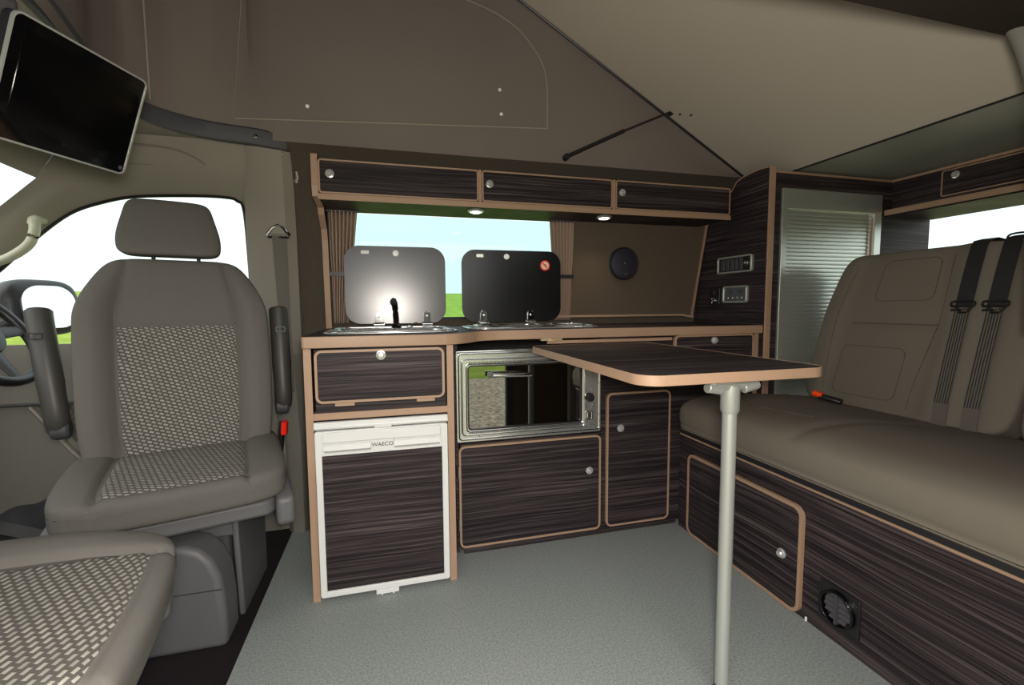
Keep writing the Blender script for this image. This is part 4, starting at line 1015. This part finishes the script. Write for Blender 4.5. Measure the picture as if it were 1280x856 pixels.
bm = B(); ring(bm, rr(-.0015, W_+.0015, -.0015, H_+.0015, .015), rr(.002, W_-.002, .002, H_-.002, .012), 'z', -.003, .002)
for v in bm.verts: v.co = mq(*v.co)
obj('silver_rim', bm, 'alu_paint', mo, local=True)
obj('bezel', mbm(rr(.0015, W_-.0015, .0015, H_-.0015, .013), -.002, .0005), 'glossy_black', mo, local=True)
obj('screen', mbm(rr(.022, W_-.026, .022, H_-.036, .002), .0004, .0012), 'screen', mo, local=True)
bm = B(); prism(bm, circ(W_-.012, H_-.013, .0045, 16), 'z', .0005, .002)
for v in bm.verts: v.co = mq(*v.co)
obj('power_button', bm, 'dark_plastic', mo, local=True)
bm = B(); box(bm, -.07, .03, -.02, .09, -.06, -.022)
for v in bm.verts: v.co = mq(*v.co)
obj('ceiling_mount', bm, 'dark_plastic', mo, local=True, bevel=.012, seg=3)

# black bag on the cab floor
bg = thing('bag', 'slumped black bag on the cab floor left of the driver seat', 'bag', (-1.32, .10, -.013))
def fbag(X_, Y_, Z_):
    q = Vector((X_*.20, Y_*.20, .17+Z_*.17)); q.z -= .07*sm(0, 1, Z_)*sm(0, 1, X_); 
    q += Vector((math.sin(Z_*7+Y_*3), math.sin(X_*6+Z_*5), math.sin(X_*8+Y_*7)))*.010; return q
bm = B(); soft(bm, 28, 3.5, fbag); obj('body', bm, 'bag', bg, local=True)
bm = B(); strip(bm, inter([(.16, -.16, .20), (.10, -.19, .30), (-.02, -.18, .35), (-.14, -.10, .34)], 6), .035, .004, (.5, .6, .5)); obj('strap', bm, 'belt', bg, local=True)
bm = B(); strip(bm, [(.10, -.205, .20), (.14, -.205, .19)], .015, .002, (0, 0, 1)); obj('tag', bm, 'white_plastic', bg, local=True)

# pop-top strut
st = thing('roof_strut', 'thin black support strut slanting across the brown canvas', 'strut', (.55, .24, 1.64))
bm = B(); tube(bm, [(.552, .235, 1.640), (.83, .235, 1.775)], .009, 10); tube(bm, [(.83, .235, 1.775), (1.075, .235, 1.885)], .005, 8); obj('rod', bm, 'black_plastic', st)
for p in ((.548, .238, 1.637), (1.078, .238, 1.884)):
    bm = B(); lathe(bm, [(.014, -.012), (.014, .012)], p, 'y', 14); obj('ball_joint', bm, 'black_plastic', st)
bm = B()
for x, y in ((1.10, .20), (1.13, .16)): lathe(bm, [(.006, -.004), (.006, .0)], (x, y, zr(x)), 'z', 10)
struct('trim_7', bm, 'black_plastic')
# gathered lining strip at the near rear corner of the opening
bm = B(); tube(bm, inter([(1.03, -.95, 1.72), (1.115, -.95, 1.655), (1.195, -.95, 1.598), (1.262, -.95, 1.505), (1.31, -.95, 1.39), (1.33, -.95, 1.2), (1.33, -.96, .9)], 6), .022, 14); struct('trim_8', bm, 'pillar_low')

# ================================================================ OUTSIDE
bm = B(); box(bm, -14, 14, -7.8, 3.2, -.62, -.55); struct('ground', bm, 'gravel', smooth=False)
bm = B(); rows = []
for i in range(30):
    y = 3.2+i*i*.11; z = -.55+3.9*sm(6, 75, y); rows.append([(x, y, z+.15*math.sin(x*.07+y*.05)*sm(5, 40, y)) for x in [-120+8*k for k in range(36)]])
quadstrip(bm, rows); setp(obj('field', bm, 'field'), kind='structure')
bm = B(); rows = []
for i in range(12): rows.append([(x, -7.8-i*.8, -.55+.0*i) for x in [-80+8*k for k in range(21)]])
quadstrip(bm, rows); setp(obj('lawn', bm, M['field']), kind='structure')
bm = B(); rowsH = []  # unseen hedge, added to block the low sky reflected in the glass lids
for i in range(60):
    x = -40+i*1.35; hh = 3.4+.5*math.sin(i*1.7)+.4*math.sin(i*.6)
    rowsH.append([(x, -17+.4*math.sin(i*2.3+k), -.55+hh*k/6) for k in range(7)]+[(x, -19, -.55+hh*.95), (x, -19.3, -.55)])
quadstrip(bm, rowsH); struct('added_hedge', bm, 'added_hedge')
def tree(x, y, z, h, label):
    t = thing('tree', label, 'tree', (x, y, z))
    bm = B(); tube(bm, [(0, 0, -.3), (.05*h, 0, h*.45), (.03*h, 0, h*.8)], [.04*h, .03*h, .01*h], 8); obj('trunk', bm, 'trunk', t, local=True)
    bm = B()
    for k in range(420):
        a = random.uniform(0, 2*PI); e = random.uniform(-.5, 1); r = random.uniform(.4, 1)*h*.32
        c = Vector((math.cos(a)*r, math.sin(a)*r, h*.66+e*h*.3*math.sqrt(max(.1, 1-(r/(h*.34))**2))))
        s = h*.03; n1 = Vector((random.gauss(0, 1), random.gauss(0, 1), random.gauss(0, 1))).normalized(); n2, n3 = frame_of(n1)
        v = [bm.verts.new(c+n2*s*p+n3*s*q) for p, q in ((1, 0), (0, 1), (-1, 0), (0, -1))]; bm.faces.new(v)
    obj('crown', bm, 'foliage', t, local=True, smooth=False)
tree(-52, 45, 2.2, 5.5, 'pale bare tree on the field edge seen through the cab window')
tree(4.5, 62, 3.0, 4.0, 'small pale tree on the field edge seen between the two lids')

# ================================================================ LIGHT
wld = bpy.data.worlds.new('hazy_sky'); S.world = wld; wld.use_nodes = True
n = wld.node_tree.nodes; l = wld.node_tree.links; bg_ = n['Background']
tc = n.new('ShaderNodeTexCoord')
nrm_ = n.new('ShaderNodeVectorMath'); nrm_.operation = 'NORMALIZE'; l.new(tc.outputs['Generated'], nrm_.inputs[0])
dt = n.new('ShaderNodeVectorMath'); dt.operation = 'DOT_PRODUCT'; l.new(nrm_.outputs[0], dt.inputs[0]); dt.inputs[1].default_value = Vector((-.15, -.80, .55)).normalized()
mr = n.new('ShaderNodeMapRange'); mr.inputs['From Min'].default_value = -.2; mr.inputs['From Max'].default_value = 1.0; mr.inputs['To Min'].default_value = 1.3; mr.inputs['To Max'].default_value = 3.2
mr.interpolation_type = 'SMOOTHSTEP'
l.new(dt.outputs['Value'], mr.inputs['Value'])
cmx = n.new('ShaderNodeMix'); cmx.data_type = 'RGBA'; cmx.inputs['A'].default_value = (.86, .97, 1, 1); cmx.inputs['B'].default_value = (1, .985, .96, 1)
m01 = n.new('ShaderNodeMapRange'); m01.inputs['From Min'].default_value = -.2; l.new(dt.outputs['Value'], m01.inputs['Value']); l.new(m01.outputs['Result'], cmx.inputs['Factor']); l.new(cmx.outputs['Result'], bg_.inputs['Color'])
l.new(mr.outputs['Result'], bg_.inputs['Strength'])
def lamp(name, typ, loc, energy, col=(1, 1, 1), size=.1, rot=None, label=None, cat='light', **k):
    d = bpy.data.lights.new(name, typ); d.energy = energy; d.color = col
    if typ in ('POINT', 'SPOT'): d.shadow_soft_size = size
    o = bpy.data.objects.new(name, d); C.objects.link(o); o.location = loc
    if rot: o.rotation_euler = rot
    for a, b_ in k.items(): setattr(d, a, b_)
    return o
for x in (.134, .731):
    o = lamp('downlight_beam', 'SPOT', (x, .228, 1.366), 2.2, (1, .86, .66), .02, (0, 0, 0), spot_size=math.radians(120), spot_blend=.8)
o = lamp('camera_flash', 'POINT', (-.21, -1.74, 1.02), 60, (1, .93, .84), .05)

# ================================================================ CAMERA
cam = bpy.data.cameras.new('camera'); co = bpy.data.objects.new('camera', cam); C.objects.link(co); S.camera = co
cam.sensor_fit = 'HORIZONTAL'; cam.sensor_width = 36; cam.lens = 565/1280*36; cam.clip_start = .02; cam.clip_end = 500
mw = Matrix((( CR.x, CU.x, -CF.x, CP.x), (CR.y, CU.y, -CF.y, CP.y), (CR.z, CU.z, -CF.z, CP.z), (0, 0, 0, 1)))
co.matrix_world = mw
S.view_settings.view_transform = 'Standard'; S.view_settings.look = 'None'; S.view_settings.gamma = 1; S.view_settings.use_curve_mapping = False
S.view_settings.exposure = .12
